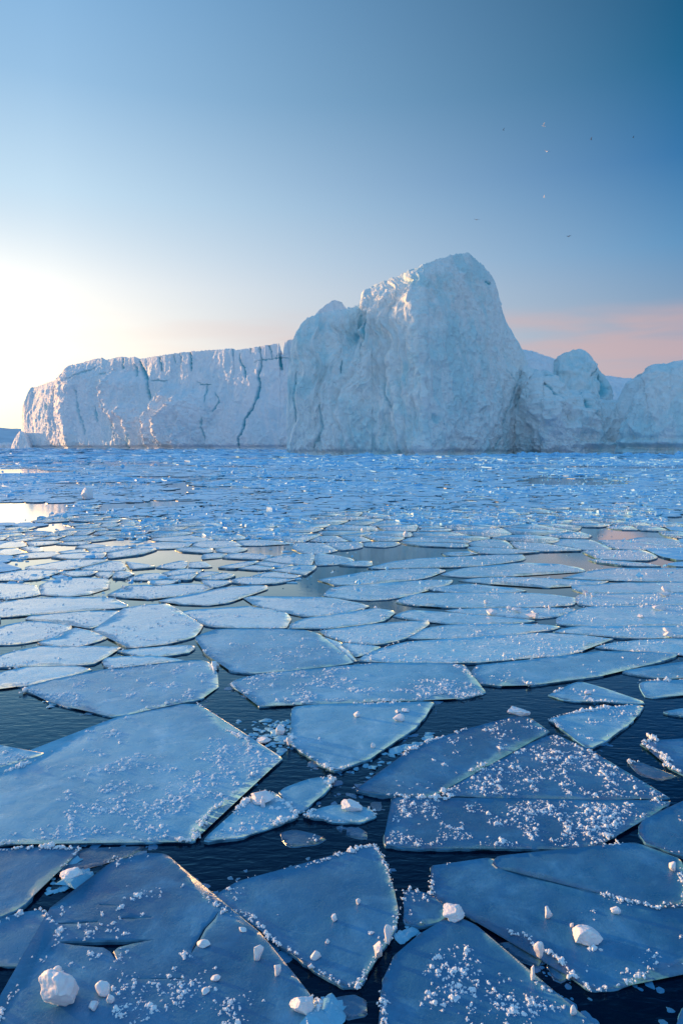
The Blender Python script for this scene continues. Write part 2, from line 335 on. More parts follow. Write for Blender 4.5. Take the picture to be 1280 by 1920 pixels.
# --- the high wedge-shaped iceberg
main_prof = [(537, 854), (538, 800), (539, 760), (540, 720), (541, 690), (546, 650), (553, 628), (566, 606), (576, 596), (592, 592), (606, 587), (622, 583), (645, 580),
             (665, 576), (677, 571), (680.5, 563), (681, 549), (683, 544), (690, 542), (705, 532), (725, 525), (745, 517), (765, 508), (790, 497), (812, 488), (826, 485), (840, 480), (862, 475),
             (876, 473.5), (884, 480), (898, 492), (912, 506), (925, 524), (932, 548), (937, 574), (948, 604), (962, 628), (976, 652), (984, 668), (990, 700), (995, 740), (1000, 780), (1006, 820), (1010, 853)]
def main_extra(SP, P, isf):
    x, y = SP[:, 0], SP[:, 1]
    # gully below the shoulder, deepest at its head
    gx = 690 - np.clip(y - 560, 0, 200) * 0.30
    d = -6.0 * np.exp(-((x - gx) / np.where(x > gx, 5, 26)) ** 2) * np.clip((720 - y) / 130, 0, 1) * np.clip((y - 578) / 25, 0, 1) * isf
    # long buttress running down from the top edge, flutes of the wall left of it
    rx = np.interp(y, [500, 560, 640, 720, 850], [770, 776, 788, 790, 800])
    d += 1.4 * np.exp(-((x - rx) / np.where(x > rx, 5, 22)) ** 2) * isf
    fl = np.interp(x, [560, 600, 770, 790, 800], [0.4, 1, 1, 0.5, 0]); q = np.stack([x * 0.06 + 2.4 * fbm(P * 0.06, 3, 5), P[:, 2] * 0.03, P[:, 0] * 0], 1)
    d += 2.3 * fl * fbm(q, 3, 8, 0.55, ridged=True) * isf
    # sea-worn foot
    d -= 1.2 * np.exp(-((P[:, 2] - 1.0) / 0.8) ** 2) * isf
    return d
def main_dirt(SP, P):
    return 0.55 * np.exp(-((SP[:, 0] - 925) / 40) ** 2 - ((SP[:, 1] - 775) / 12) ** 2) + 0.3 * np.exp(-((SP[:, 0] - 590) / 50) ** 2 - ((SP[:, 1] - 815) / 30) ** 2) + 0.3 * np.exp(-((SP[:, 0] - 745) / 40) ** 2 - ((SP[:, 1] - 700) / 50) ** 2)
main = berg('iceberg', main_prof, [(537, 236), (545, 236), (600, 234), (700, 229), (785, 217.5), (793, 217), (830, 224), (900, 242), (1010, 268)],
            [(537, 0), (545, 6), (600, 14), (690, 20), (790, 24), (876, 22), (940, 20), (1010, 3)], M_berg, step=1.15, nv=360, seed=11, amp=(1.2, 1.3, 0.95), back=46,
            cracks=[([(686, 585), (682, 640), (676, 660)], 2.2, 3, 0.9), ([(641, 676), (640, 700)], 1.5, 1.5, 0.9), ([(664, 634), (672, 600), (677, 590)], 5, 1.5, 0.5),
                    ([(940, 672), (943, 690)], 1.3, 1.2, 0.9), ([(945, 690), (962, 722), (948, 775), (925, 850)], 1.8, 1.6, 0.45), ([(908, 528), (919, 532)], 2.0, 1.5, 0.9),
                    ([(826, 786), (827, 798)], 1.4, 1.0, 0.8), ([(728, 700), (722, 728), (740, 770)], 2.2, 1.6, 0.4), ([(600, 760), (607, 800), (590, 840)], 4, 1.5, 0.4), ([(812, 778), (818, 792)], 8, 1.0, 0.55),
                    ([(846, 752), (853, 742), (862, 756)], 1.2, 1.0, 0.2), ([(556, 700), (552, 740), (556, 790)], 3, 1.2, 0.45)],
            extra=main_extra, dirt=main_dirt)
tag(main, 'towering wedge-shaped iceberg with a sharp sloping summit, tallest of all', 'iceberg')
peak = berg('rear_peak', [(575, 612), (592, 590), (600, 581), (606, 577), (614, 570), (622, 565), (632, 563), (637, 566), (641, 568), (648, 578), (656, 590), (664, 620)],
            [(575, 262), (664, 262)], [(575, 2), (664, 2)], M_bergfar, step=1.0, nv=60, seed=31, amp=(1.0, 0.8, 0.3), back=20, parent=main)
# --- low rubble of ice joined to its right, with a rounded dome
low_prof = [(955, 853), (958, 770), (962, 712), (970, 690), (980, 684), (990, 690), (1003, 693), (1016, 697), (1024, 694), (1034, 700), (1042, 712), (1052, 722), (1060, 733), (1072, 732), (1084, 737), (1096, 733), (1106, 742), (1120, 750),
            (1134, 752), (1150, 751), (1162, 748), (1180, 745), (1196, 755), (1204, 800), (1208, 853)]
def low_extra(SP, P, isf):
    x, y = SP[:, 0], SP[:, 1]
    d = 5.0 * np.exp(-((x - 1032) / 24) ** 2 - ((y - 778) / 26) ** 2) + 4.0 * np.exp(-((x - 1000) / 20) ** 2 - ((y - 740) / 24) ** 2) + 4.0 * np.exp(-((x - 1105) / 30) ** 2 - ((y - 790) / 28) ** 2) + 3.5 * np.exp(-((x - 1150) / 22) ** 2 - ((y - 800) / 30) ** 2)
    d -= 1.6 * np.exp(-((P[:, 2] - 1.0) / 0.9) ** 2)
    d += 1.3 * np.sin(P[:, 2] * 1.9 + 0.8 * vnoise(P * 0.06, 3)) * np.clip((8 - P[:, 2]) / 5, 0, 1) * np.clip((x - 1060) / 60, 0, 1)
    return d * isf
def low_dirt(SP, P):
    return 0.4 * np.exp(-((SP[:, 0] - 985) / 26) ** 2 - ((SP[:, 1] - 752) / 9) ** 2) + 0.2 * np.exp(-((SP[:, 1] - 822) / 22) ** 2)
low = berg('iceberg', low_prof, [(955, 264), (980, 254), (1010, 242), (1080, 238), (1208, 240)], [(955, 2), (1000, 18), (1085, 20), (1140, 18), (1208, 10)], M_berg, step=1.1, nv=200, seed=71, amp=(4.6, 2.6, 1.0), back=24, vert=0.8,
           cracks=[([(974, 740), (969, 752), (972, 775), (971, 808)], 1.8, 2.4, 0.8), ([(1021, 724), (1034, 742), (1041, 752), (1044, 766)], 1.8, 2.4, 0.9), ([(1096, 733), (1084, 744), (1094, 762), (1098, 776), (1106, 787)], 1.8, 2.2, 0.9),
                   ([(1022, 705), (1030, 709)], 2.0, 2.0, 0.7), ([(1190, 742), (1180, 760), (1172, 784)], 5, 3.5, 0.95)],
           extra=low_extra, dirt=low_dirt)
dome = berg('dome', [(1030, 800), (1036, 712), (1042, 694), (1046, 680), (1050, 669), (1058, 661), (1065, 661), (1073, 657), (1086, 655), (1096, 657), (1104, 666), (1111, 676), (1118, 686), (1124, 697), (1131, 704), (1136, 722), (1139, 745), (1146, 800)],
            [(1030, 262), (1085, 256), (1124, 259), (1146, 275)], [(1030, 4), (1085, 16), (1146, 4)], M_berg, step=1.0, nv=110, seed=77, amp=(3.2, 2.0, 0.8), back=22, vert=0.8,
            cracks=[([(1120, 704), (1127, 728), (1123, 748)], 5, 3.0, 0.85), ([(1104, 705), (1114, 694)], 1.4, 1.4, 0.6)], parent=low)
tag(low, 'low crumpled iceberg with a rounded dome and dark blue cracks', 'iceberg')
# --- smooth snow shoulder behind them
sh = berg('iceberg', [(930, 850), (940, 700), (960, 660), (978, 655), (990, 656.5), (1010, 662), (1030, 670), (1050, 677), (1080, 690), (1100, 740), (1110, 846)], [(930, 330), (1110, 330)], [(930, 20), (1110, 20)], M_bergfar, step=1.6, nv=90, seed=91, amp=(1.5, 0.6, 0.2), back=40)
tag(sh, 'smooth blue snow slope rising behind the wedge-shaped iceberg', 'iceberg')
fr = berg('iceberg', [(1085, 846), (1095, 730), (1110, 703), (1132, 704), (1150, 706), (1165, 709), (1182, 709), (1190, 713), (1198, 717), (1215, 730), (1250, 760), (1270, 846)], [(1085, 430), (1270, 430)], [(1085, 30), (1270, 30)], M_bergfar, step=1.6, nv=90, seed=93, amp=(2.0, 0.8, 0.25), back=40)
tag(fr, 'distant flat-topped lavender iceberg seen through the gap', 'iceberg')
# --- rough iceberg cut by the right edge
right_prof = [(1152, 853), (1163, 822), (1172, 796), (1178, 772), (1188, 745), (1196, 722), (1200, 713), (1206, 705), (1216, 697), (1219, 689), (1226, 686), (1240, 684), (1258, 684), (1268, 679), (1280, 677), (1320, 672), (1370, 690), (1420, 730), (1450, 790), (1470, 853)]
def right_extra(SP, P, isf):
    d = 1.5 * np.sin(P[:, 2] * 1.8 + 1.0 * vnoise(P * 0.07, 4)) * np.clip((7 - P[:, 2]) / 4, 0, 1) - 1.2 * np.exp(-((P[:, 2] - 0.9) / 0.8) ** 2)
    return d * isf
rt = berg('iceberg', right_prof, [(1152, 236), (1200, 226), (1280, 218), (1470, 230)], [(1152, 2), (1200, 12), (1300, 16), (1470, 4)], M_berg, step=1.2, nv=200, seed=131, amp=(3.0, 2.1, 0.8), back=40,
          extra=right_extra, dirt=lambda SP, P: 0.35 * np.exp(-((SP[:, 0] - 1225) / 40) ** 2 - ((SP[:, 1] - 760) / 50) ** 2))
tag(rt, 'rough grey-white iceberg cut off by the right edge of the picture', 'iceberg')
# --- the long tabular iceberg
left_prof = [(38, 843.4), (40, 820), (41, 790), (42, 766), (44, 756), (48, 748), (52, 737), (58, 727), (72, 724), (88, 718), (104, 713), (117, 708), (122, 700), (128, 689), (140, 684), (152, 681), (165, 676), (185, 671.5), (192, 671),
             (198, 675), (212, 672), (222, 669), (233, 668.5), (240, 671), (252, 669), (262, 673), (275, 671), (300, 667), (340, 661), (370, 658), (400, 656), (437, 653.5), (438.5, 658), (460, 654), (480, 650.5), (500, 647), (515, 644.5), (523, 643.5),
             (525, 650), (526, 664), (531, 664), (532, 650), (533, 641), (541, 638), (549, 636), (551, 640), (575, 640), (640, 645), (690, 700), (700, 843.4)]
def left_extra(SP, P, isf):
    x, y = SP[:, 0], SP[:, 1]
    sk = np.interp(x, [190, 260, 440, 530], [671, 671, 655, 643])
    # vertical blocks along the brow
    q = np.stack([x * 0.045, x * 0, x * 0], 1); br = np.clip(1 - (y - sk) / 60, 0, 1)
    d = 4.0 * br * (cellular(q, 5)[2] - 0.5) * (x > 190)
    # recess beneath the brow on the right half: a slanting clean face
    d -= 5 * np.clip((x - 190) / 20, 0, 1) * np.clip((280 - x) / 15, 0, 1) * np.clip(1 - abs(y - 695) / 22, 0, 1)
    d -= 4.0 * np.exp(-((P[:, 2] - 2.0) / 2.0) ** 2)
    return d * isf
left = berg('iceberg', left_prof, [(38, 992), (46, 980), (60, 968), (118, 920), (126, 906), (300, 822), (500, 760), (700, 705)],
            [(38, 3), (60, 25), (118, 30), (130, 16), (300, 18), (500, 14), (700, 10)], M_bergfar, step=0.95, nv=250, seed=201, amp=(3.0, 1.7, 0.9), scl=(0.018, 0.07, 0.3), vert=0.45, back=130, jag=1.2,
            cracks=[([(262, 676), (266, 694), (276, 712), (281, 750)], 3.2, 9, 1.0), ([(298, 668), (303, 696)], 2.0, 6, 0.95), ([(357, 660), (359, 695)], 2.4, 6, 0.95), ([(326, 666), (327, 684)], 1.4, 3, 0.6), ([(339, 664), (340, 690)], 1.2, 3, 0.5),
                    ([(232, 672), (228, 692)], 2.5, 5, 0.8), ([(252, 682), (256, 706)], 3, 5, 0.8), ([(437, 655), (438, 668)], 1.6, 4, 0.8), ([(450, 664), (451, 676), (459, 690), (463, 710)], 1.6, 5, 1.0), ([(470, 650), (471, 664)], 1.2, 3, 0.6),
                    ([(487, 650), (490, 682), (485, 705), (488, 722), (484, 745), (476, 765), (460, 785), (457, 805), (449, 822), (447, 840)], 2.4, 7, 1.0), ([(505, 648), (510, 674)], 1.7, 4, 0.9),
                    ([(525, 664), (527, 694)], 3.0, 7, 1.0), ([(476, 678), (500, 674), (524, 671), (548, 671)], 1.0, 3, 0.9), ([(285, 714), (300, 713), (314, 714)], 1.5, 4, 0.7), ([(388, 720), (388, 756)], 1.5, 4, 0.9), ([(372, 716), (378, 722), (396, 720)], 1.2, 3, 0.9),
                    ([(404, 736), (414, 752), (406, 766), (400, 772)], 1.2, 3, 0.9), ([(386, 782), (382, 800), (389, 830)], 1.5, 4, 0.7), ([(140, 712), (160, 700), (180, 690)], 1.6, 4, 0.6), ([(151, 730), (156, 780), (162, 815)], 2.2, 4, 0.55),
                    ([(182, 764), (184, 790)], 3.0, 4, 0.6), ([(208, 780), (216, 822)], 2.2, 4, 0.6), ([(86, 756), (88, 780)], 3.0, 4, 0.6), ([(190, 702), (200, 700)], 2.5, 3, 0.7), ([(238, 838), (248, 815)], 6, 3, 0.5)],
            ridges=[([(690, 128), (125, 700)][::-1] if False else [(131, 688), (128, 705), (122, 730), (112, 745), (114, 760), (104, 775), (98, 795)], 7, 26, 16), ([(214, 694), (206, 715), (197, 740), (200, 760), (212, 775), (220, 790)], 5, 22, 12),
                    ([(236, 756), (228, 772), (240, 788), (243, 800)], 4, 12, 8), ([(310, 722), (304, 745), (292, 765), (280, 780), (282, 806), (285, 838)], 5, 22, 14), ([(345, 735), (333, 755), (320, 772), (308, 785), (308, 806)], 8, 26, 16),
                    ([(352, 760), (353, 785), (346, 800), (340, 820), (337, 842)], 5, 14, 11), ([(395, 808), (393, 825), (391, 842)], 4, 8, 7), ([(405, 820), (404, 842)], 3, 6, 5)],
            extra=left_extra)
tag(left, 'long flat-topped iceberg with blue crevasses and golden sunlit ridges', 'iceberg')
toe = berg('iceberg', [(20, 843.3), (24, 832), (28, 822), (33, 814), (38, 808), (44, 812), (50, 822), (58, 843.3)], [(20, 968), (58, 950)], [(20, 3), (40, 12), (58, 3)], M_bergfar, step=0.7, nv=50, seed=231, amp=(1.5, 1.5, 0.8), scl=(0.03, 0.1, 0.35), back=30)
out = berg('iceberg', [(-780, 846), (-770, 700), (-740, 600), (-700, 580), (-600, 566), (-520, 560), (-430, 572), (-330, 590), (-290, 640), (-270, 760), (-262, 846)], [(-780, 470), (-520, 440), (-262, 425)], [(-780, 5), (-500, 22), (-262, 5)], M_berg, step=4, nv=110, seed=311, amp=(4, 2.2, 0.9), back=60)  # unseen berg, added to cast shade over the lower part of the main one
tag(out, 'tall blocky unseen iceberg, added beyond the left edge to shade the foot of the wedge-shaped iceberg', 'iceberg')
tag(toe, 'small golden ice hummock at the left foot of the flat-topped iceberg', 'iceberg')
tiny = berg('iceberg', [(-30, 842.5), (-24, 834), (-10, 829), (0, 832), (8, 829), (14, 834), (19, 842.5)], [(-30, 1150), (19, 1150)], [(-30, 5), (19, 5)], M_bergfar, step=0.8, nv=30, seed=233, amp=(2, 2, 1), scl=(0.02, 0.07, 0.2), back=60)
tag(tiny, 'tiny pink-lit iceberg at the left edge below the distant hills', 'iceberg')
# --- hills on the far left shore
xs = np.linspace(-700, 110, 160); top = np.interp(xs, [-700, -300, -60, 0, 30, 60, 110], [780, 790, 799, 803, 806, 812, 838])
tp = EYE + (HY - top) / F * 7000 + 4 * fbm(np.stack([xs * 0.05, xs * 0, xs * 0], 1), 4, 3)
rows = []
for kk, ff in enumerate(np.linspace(0, 1, 24)):
    dd = 6400 + 1400 * ff; rows.append(np.stack([(xs - 640) / F * 7000, np.full_like(xs, dd), np.maximum(tp, 1) * math.sin(min(ff * 1.6, 1) * math.pi / 2) ** 0.8 + 12 * ff * vnoise(np.stack([xs * 0.1, xs * 0 + kk * 0.5, xs * 0], 1), 4) - 2], 1))
G = np.array(rows); idx = np.arange(G.shape[0] * G.shape[1]).reshape(G.shape[:2])
tag(link('hills', mesh_np('hills', G.reshape(-1, 3), [np.stack([idx[:-1, :-1], idx[:-1, 1:], idx[1:, 1:], idx[1:, :-1]], -1).reshape(-1, 4)], True), M_hill), 'low snowy hills on the far shore', kind='structure')
# ------------------------------------------------------------------ sheet-ice floes
# (outline as photograph columns/rows laid on the water plane, frost amount 0..1, rim crumbs 0..1, kind, label)
FL = []
def fl(s, frost, rim, kind, label): FL.append((np.array([float(v) for v in s.replace(',', ' ').split()]).reshape(-1, 2), frost, rim, kind, label))
fl('0,1455 92,1414 145,1377 187,1354 212,1345 280,1325 320,1319 372,1321 400,1347 435,1371 480,1400 530,1421 500,1440 465,1462 435,1490 395,1520 375,1545 367,1579 300,1578 230,1582 160,1580 75,1580 0,1585 -180,1584 -190,1500', .42, .5, 'a', 'largest ice floe, broad and sprinkled with pinkish frost, beside the curved dark channel')
fl('47,1295 100,1275 190,1255 300,1242 385,1240 408,1262 410,1287 370,1305 320,1320 262,1333 212,1342 170,1328 120,1312 75,1303', .5, .3, 'a', 'wide frosted floe touching the upper tip of the largest floe')
fl('432,1280 520,1268 640,1250 740,1247 862,1250 880,1265 893,1293 820,1303 700,1312 600,1316 497,1317 465,1305 440,1292', .5, .3, 'a', 'long smooth floe lying above the shield-shaped floe')
fl('390,1195 410,1183 480,1180 570,1181 600,1190 640,1218 668,1242 620,1250 520,1253 440,1255 425,1243 400,1220 388,1208', .5, .2, 'a', 'rounded pale floe ringed by an open water lane on its left')
fl('545,1325 600,1319 760,1317 815,1316 795,1345 765,1375 730,1400 690,1425 630,1445 600,1435 570,1418 543,1395 548,1360', .22, .6, 'a', 'shield-shaped floe carrying a small cluster of three snow lumps')
fl('884,1262 900,1251 1000,1239 1150,1229 1270,1227 1215,1240 1150,1252 1070,1268 980,1276 900,1282', .5, .3, 'a', 'long narrow floe with a rounded left nose above the dark open lead')
fl('1165,1260 1240,1248 1300,1238 1420,1238 1400,1265 1290,1270 1230,1270', .4, .2, 'a', 'thin dark-blue floe at the right edge above the lead')
fl('1022,1302 1055,1288 1085,1277 1130,1290 1210,1318 1150,1318 1060,1312', .2, .4, 'a', 'small triangular floe with one snow cube on it, in the dark lead')
fl('1195,1279 1280,1273 1400,1273 1380,1295 1280,1300 1225,1309 1205,1305', .3, .3, 'a', 'short blunt floe at the right edge beside the small triangle')
fl('1238,1335 1290,1325 1400,1330 1400,1345 1280,1343', .3, .3, 'a', 'pointed sliver of ice poking in from the right edge over black water')
fl('1025,1346 1120,1331 1205,1322 1180,1350 1145,1380 1103,1402 1065,1376', .75, .7, 'a', 'frosted triangular floe pointing down between the black lead and the diamond-shaped floes')
fl('665,1480 690,1463 730,1440 760,1412 805,1392 855,1372 925,1352 970,1340 990,1343 1010,1360 1032,1373 965,1398 890,1438 812,1489 735,1491', .4, .6, 'a', 'wedge of ice with a pale snowy tip, left of the long diagonal crack')
fl('1037,1375 1080,1395 1100,1405 1140,1428 1190,1455 1230,1480 1259,1497 1140,1497 1065,1495 818,1491 893,1442 968,1402', .85, .3, 'a', 'heavily frosted triangular floe right of the long diagonal crack')
fl('735,1496 817,1496 1065,1499 1257,1501 1257,1510 1205,1535 1160,1555 1120,1584 1110,1589 990,1593 840,1589 720,1589 715,1575 730,1545 735,1520', .85, .5, 'a', 'boat-shaped floe thick with frost crystals under the straight horizontal crack')
fl('1195,1393 1215,1386 1290,1384 1400,1384 1400,1460 1290,1455 1262,1440 1245,1415 1215,1402', .4, .4, 'a', 'right-edge floe with a rounded bay, beside a half-sunken slab')
fl('1178,1430 1200,1430 1240,1445 1272,1455 1235,1462 1200,1452', .3, .5, 'w', 'half-sunken oval slab in black water by the right edge')
fl('1196,1550 1205,1538 1240,1522 1290,1500 1420,1480 1420,1610 1290,1605 1240,1592 1205,1580 1196,1562', .1, .8, 'a', 'smooth dusky floe with a crumbly white left corner at the right edge')
fl('929,1620 940,1608 990,1600 1080,1595 1120,1590 1190,1583 1230,1595 1275,1610 1285,1660 1275,1695 1240,1700 1190,1691 1110,1670 1040,1649 990,1634', .08, .8, 'a', 'smooth dark floe with a snow ball near its right corner, above the long thin crack')
fl('807,1628 812,1623 840,1620 922,1608 927,1623 965,1637 1055,1662 1120,1682 1185,1700 1230,1712 1290,1722 1420,1732 1420,1800 1290,1805 1230,1815 1180,1840 1135,1851 1100,1849 1070,1830 1045,1805 1020,1787 990,1760 940,1740 875,1710 835,1692 812,1672', .10, .8, 'a', 'large bare floe holding the biggest squarish snow block of the right side')
fl('840,1722 870,1724 900,1744 920,1767 960,1801 1010,1848 1055,1881 1110,1918 1165,1985 700,1985 722,1910 722,1840 735,1790 780,1757 815,1737', .45, .9, 'a', 'triangular floe at the bottom centre with clumps of frost and a crumbly tip')
fl('755,1667 785,1667 808,1678 836,1705 828,1723 790,1735 757,1730', .3, .6, 'a', 'small wedge floe squeezed between three big bottom floes')
fl('400,1677 450,1652 480,1642 530,1635 590,1617 640,1597 680,1586 705,1586 720,1610 735,1650 744,1685 747,1725 734,1760 714,1790 684,1840 670,1850 640,1847 615,1832 575,1805 540,1780 510,1760 480,1730 450,1710', .22, .9, 'a', 'kite-shaped floe pointing down at the bottom centre with a lit crumbly right rim')
fl('88,1703 145,1688 165,1672 185,1642 205,1619 250,1608 300,1601 320,1606 350,1636 378,1671 398,1693 438,1716 478,1747 503,1772 528,1807 552,1832 578,1862 593,1882 575,1920 560,1995 -70,1995 5,1905 30,1862 55,1834 75,1802 108,1782 112,1740', .45, .8, 'a', 'large bottom-left floe marked with thin dark slits and big snow lumps')
fl('0,1592 75,1587 120,1588 148,1592 133,1612 104,1636 74,1660 66,1685 40,1708 0,1724 -170,1735 -170,1595', .2, .7, 'a', 'blue floe at the left edge just under the largest floe')
fl('-170,1740 0,1728 40,1713 82,1704 108,1741 104,1779 73,1799 60,1812 20,1811 -20,1809 -150,1808', .12, .6, 'a', 'plain blue floe at the left edge above the black wedge of water')
fl('152,1593 270,1587 250,1603 205,1614 190,1622 110,1640 137,1614', .1, .4, 'w', 'wet submerged slab beside the slushy hollow left of the bottom floe')
fl('385,1578 400,1557 430,1535 470,1502 495,1486 520,1490 540,1510 557,1530 500,1550 450,1568', .2, .9, 'a', 'tilted leaf-shaped floe capped with a white snow heap in the curved channel')
fl('517,1485 530,1473 590,1458 620,1457 617,1477 585,1500 558,1522 541,1506', .2, .9, 'a', 'narrow pointed floe behind the snow-capped leaf-shaped floe')
fl('565,1528 600,1513 640,1506 690,1513 705,1530 680,1541 630,1539', .15, .5, 'a', 'flat small floe with a low snow lump in the middle of the channel')
fl('522,1561 550,1553 605,1572 595,1580 540,1584', .1, .5, 'w', 'thin glassy slab afloat in black water below the leaf-shaped floe')
fl('630,1549 665,1546 685,1560 690,1577 655,1570 635,1558', .2, .5, 'w', 'small sunken slab left of the boat-shaped floe')
fl('645,1494 733,1498 728,1530 690,1514 650,1502', .2, .5, 'w', 'dusky corner slab tucked under the wedge of ice')
fl('-160,1392 0,1394 60,1410 85,1412 40,1428 0,1440 -150,1452', .3, .8, 'a', 'slender floe with a thick white rim at the left edge over open water')
fl('620,1866 665,1859 688,1875 684,1900 650,1910 623,1896', .0, .3, 'w', 'murky round cake of ice under water at the bottom centre')
fl('930,1765 985,1768 1015,1790 1010,1813 975,1799', .0, .3, 'w', 'dark sunken sliver in the black channel of the lower right')
fl('1028,1808 1050,1806 1065,1825 1045,1835', .0, .4, 'w', 'small pale cake of ice in the black channel beside the big bare floe')
fl('1275,1890 1400,1850 1400,1995 1255,1995', .0, .3, 'a', 'dark floe corner at the bottom right')
# further out
fl('5,1284 10,1267 55,1250 100,1246 165,1255 130,1266 60,1278', .6, .2, 'b', 'slim frosted floe at the left edge just above the open pool')
fl('5,1245 40,1225 80,1213 165,1213 220,1215 200,1230 175,1244 100,1246 50,1245', .6, .2, 'b', 'grey speckled oval floe second above the open pool at left')
fl('191,1250 200,1233 260,1231 345,1238 280,1245 210,1255', .5, .2, 'b', 'thin crescent floe resting along the top of the wide frosted floe')
fl('222,1221 300,1217 365,1214 350,1222 310,1229 260,1229', .5, .2, 'b', 'tiny spindle-shaped floe beside the winding water lane')
fl('175,1182 220,1162 240,1141 310,1133 340,1150 370,1166 377,1182 340,1195 300,1205 255,1210 222,1197', .6, .2, 'b', 'bright domed floe nearly round, with dark speckles, left of the winding lane')
fl('57,1160 65,1154 140,1146 220,1146 214,1160 171,1176 130,1166', .6, .2, 'b', 'white glossy floe above the bright domed one on the left')
fl('-20,1190 20,1177 55,1165 118,1168 135,1176 119,1191 30,1202 -20,1204', .6, .2, 'b', 'white sunlit floe touching the left edge below a ragged ridge')
fl('82,1203 121,1196 141,1177 160,1181 184,1190 206,1192 175,1204 150,1211 115,1211', .5, .2, 'b', 'blue-rimmed crooked floe wedged under the white glossy floes')
fl('339,1147 430,1139 500,1143 525,1150 535,1165 532,1176 450,1176 390,1171 372,1162', .6, .2, 'b', 'lens-shaped floe directly below the white water strip')
fl('290,1127 350,1120 425,1106 480,1103 470,1110 432,1126 390,1131 325,1130', .6, .2, 'b', 'pale tongue-shaped floe directly above the white water strip')
fl('222,1115 260,1101 350,1098 385,1101 370,1110 320,1119 280,1121', .6, .2, 'b', 'pale floe behind the tongue-shaped one, left of the mirror pool')
fl('76,1097 110,1088 190,1086 189,1092 165,1106 135,1112 80,1114', .6, .2, 'b', 'white gleaming floe standing between bright puddles on the left')
fl('-50,1108 0,1098 71,1098 74,1114 30,1118 -50,1112', .6, .2, 'b', 'white gleaming floe at the left edge beside bright puddles')
fl('-50,1140 0,1135 60,1126 200,1123 235,1137 150,1143 60,1149 -50,1156', .5, .6, 'b', 'ragged dark-edged ridge of ice at the left edge')
fl('460,1122 480,1119 550,1120 640,1126 675,1136 640,1147 590,1153 570,1152 510,1141', .5, .2, 'b', 'smooth floe bounding the mirror pool from below')
fl('539,1171 575,1161 640,1153 715,1142 738,1150 725,1160 690,1169 620,1179 540,1179', .5, .2, 'b', 'floe touching the upper right corner of the rounded pale floe')
fl('602,1183 640,1179 705,1172 800,1167 780,1178 765,1189 735,1199 690,1207 650,1204 617,1191', .5, .3, 'b', 'crooked floe with frayed lower rim right of the rounded pale floe')
fl('597,1192 637,1206 650,1225 668,1240 612,1203', .3, .2, 'b', 'narrow triangular splinter between the rounded pale floe and its right neighbour')
fl('642,1206 690,1209 712,1213 686,1225 666,1231 652,1220', .3, .2, 'b', 'small dark diamond floe left of the long snowy floe')
fl('735,1155 780,1148 850,1153 940,1157 1000,1164 920,1166 840,1166 785,1161', .5, .3, 'b', 'slender floe dotted with loose ice cubes along a dark crack')
fl('774,1196 790,1186 850,1174 940,1173 1038,1176 990,1185 940,1190 880,1195', .9, .3, 'b', 'rough snowy strip of floe behind the long snowy floe')
fl('677,1237 705,1223 765,1209 850,1199 940,1194 1020,1187 1090,1191 1145,1198 1110,1210 1050,1226 990,1231 890,1236 790,1236', 1., .4, 'b', 'long floe covered with coarse white snow, largest beyond the dark lead')
fl('1042,1185 1090,1178 1190,1176 1280,1175 1400,1176 1400,1190 1280,1193 1165,1195 1100,1189', .5, .3, 'b', 'straight floe at the right edge beside the tip of the long snowy floe')
fl('1115,1213 1165,1206 1280,1197 1400,1197 1400,1225 1280,1227 1215,1217', .5, .3, 'b', 'floe at the right edge under two stacked snow cubes')
fl('610,1112 640,1107 690,1101 765,1093 840,1088 830,1095 780,1109 715,1119 650,1122', .5, .2, 'b', 'floe between the mirror pool and the grey reflecting pool')
fl('767,1127 790,1114 865,1113 990,1116 1078,1121 1073,1133 990,1139 890,1139 815,1134', .5, .3, 'b', 'floe with a white lump on it under the long grey puddle')
fl('806,1105 850,1099 900,1098 970,1107 920,1110 840,1110', .6, .2, 'b', 'slim frosted floe jutting into the long grey puddle')
fl('612,1091 640,1086 670,1080 740,1068 820,1066 832,1070 770,1086 730,1090 640,1092', .6, .2, 'b', 'rounded-tip floe beneath the dark reflecting pool')
fl('702,1065 755,1056 840,1048 940,1043 972,1041 940,1052 890,1060 815,1064', .5, .2, 'b', 'tapering floe right of the dark reflecting pool')
fl('832,1077 870,1068 960,1059 1040,1059 1090,1070 990,1076 940,1079 865,1079', .6, .2, 'b', 'bright arched floe above the narrow grey puddle')
fl('866,1088 940,1084 1010,1087 1090,1091 1135,1090 1115,1096 1020,1097 940,1092', .8, .2, 'b', 'thin snowy strip below the narrow grey puddle')
fl('1068,1098 1140,1094 1280,1096 1400,1096 1400,1108 1280,1110 1190,1112 1100,1111', .4, .3, 'b', 'floe bearing four loose snow cubes near the right edge')
fl('1066,1083 1120,1073 1215,1068 1400,1068 1400,1085 1280,1087 1140,1087', .5, .2, 'b', 'broad even floe at the right edge above the cube-bearing floe')
fl('1082,1122 1100,1116 1280,1114 1400,1115 1400,1130 1200,1133 1092,1133', .5, .3, 'b', 'plain floe at the right edge below the cube-bearing floe')
fl('1052,1169 1065,1151 1115,1141 1280,1136 1400,1136 1400,1168 1280,1170 1140,1174', .5, .3, 'b', 'wide floe at the right edge scattered with snow lumps')
fl('842,1146 880,1143 990,1141 1068,1142 1040,1154 990,1161 920,1153', .5, .3, 'b', 'floe with frayed right end in front of the dark crack')
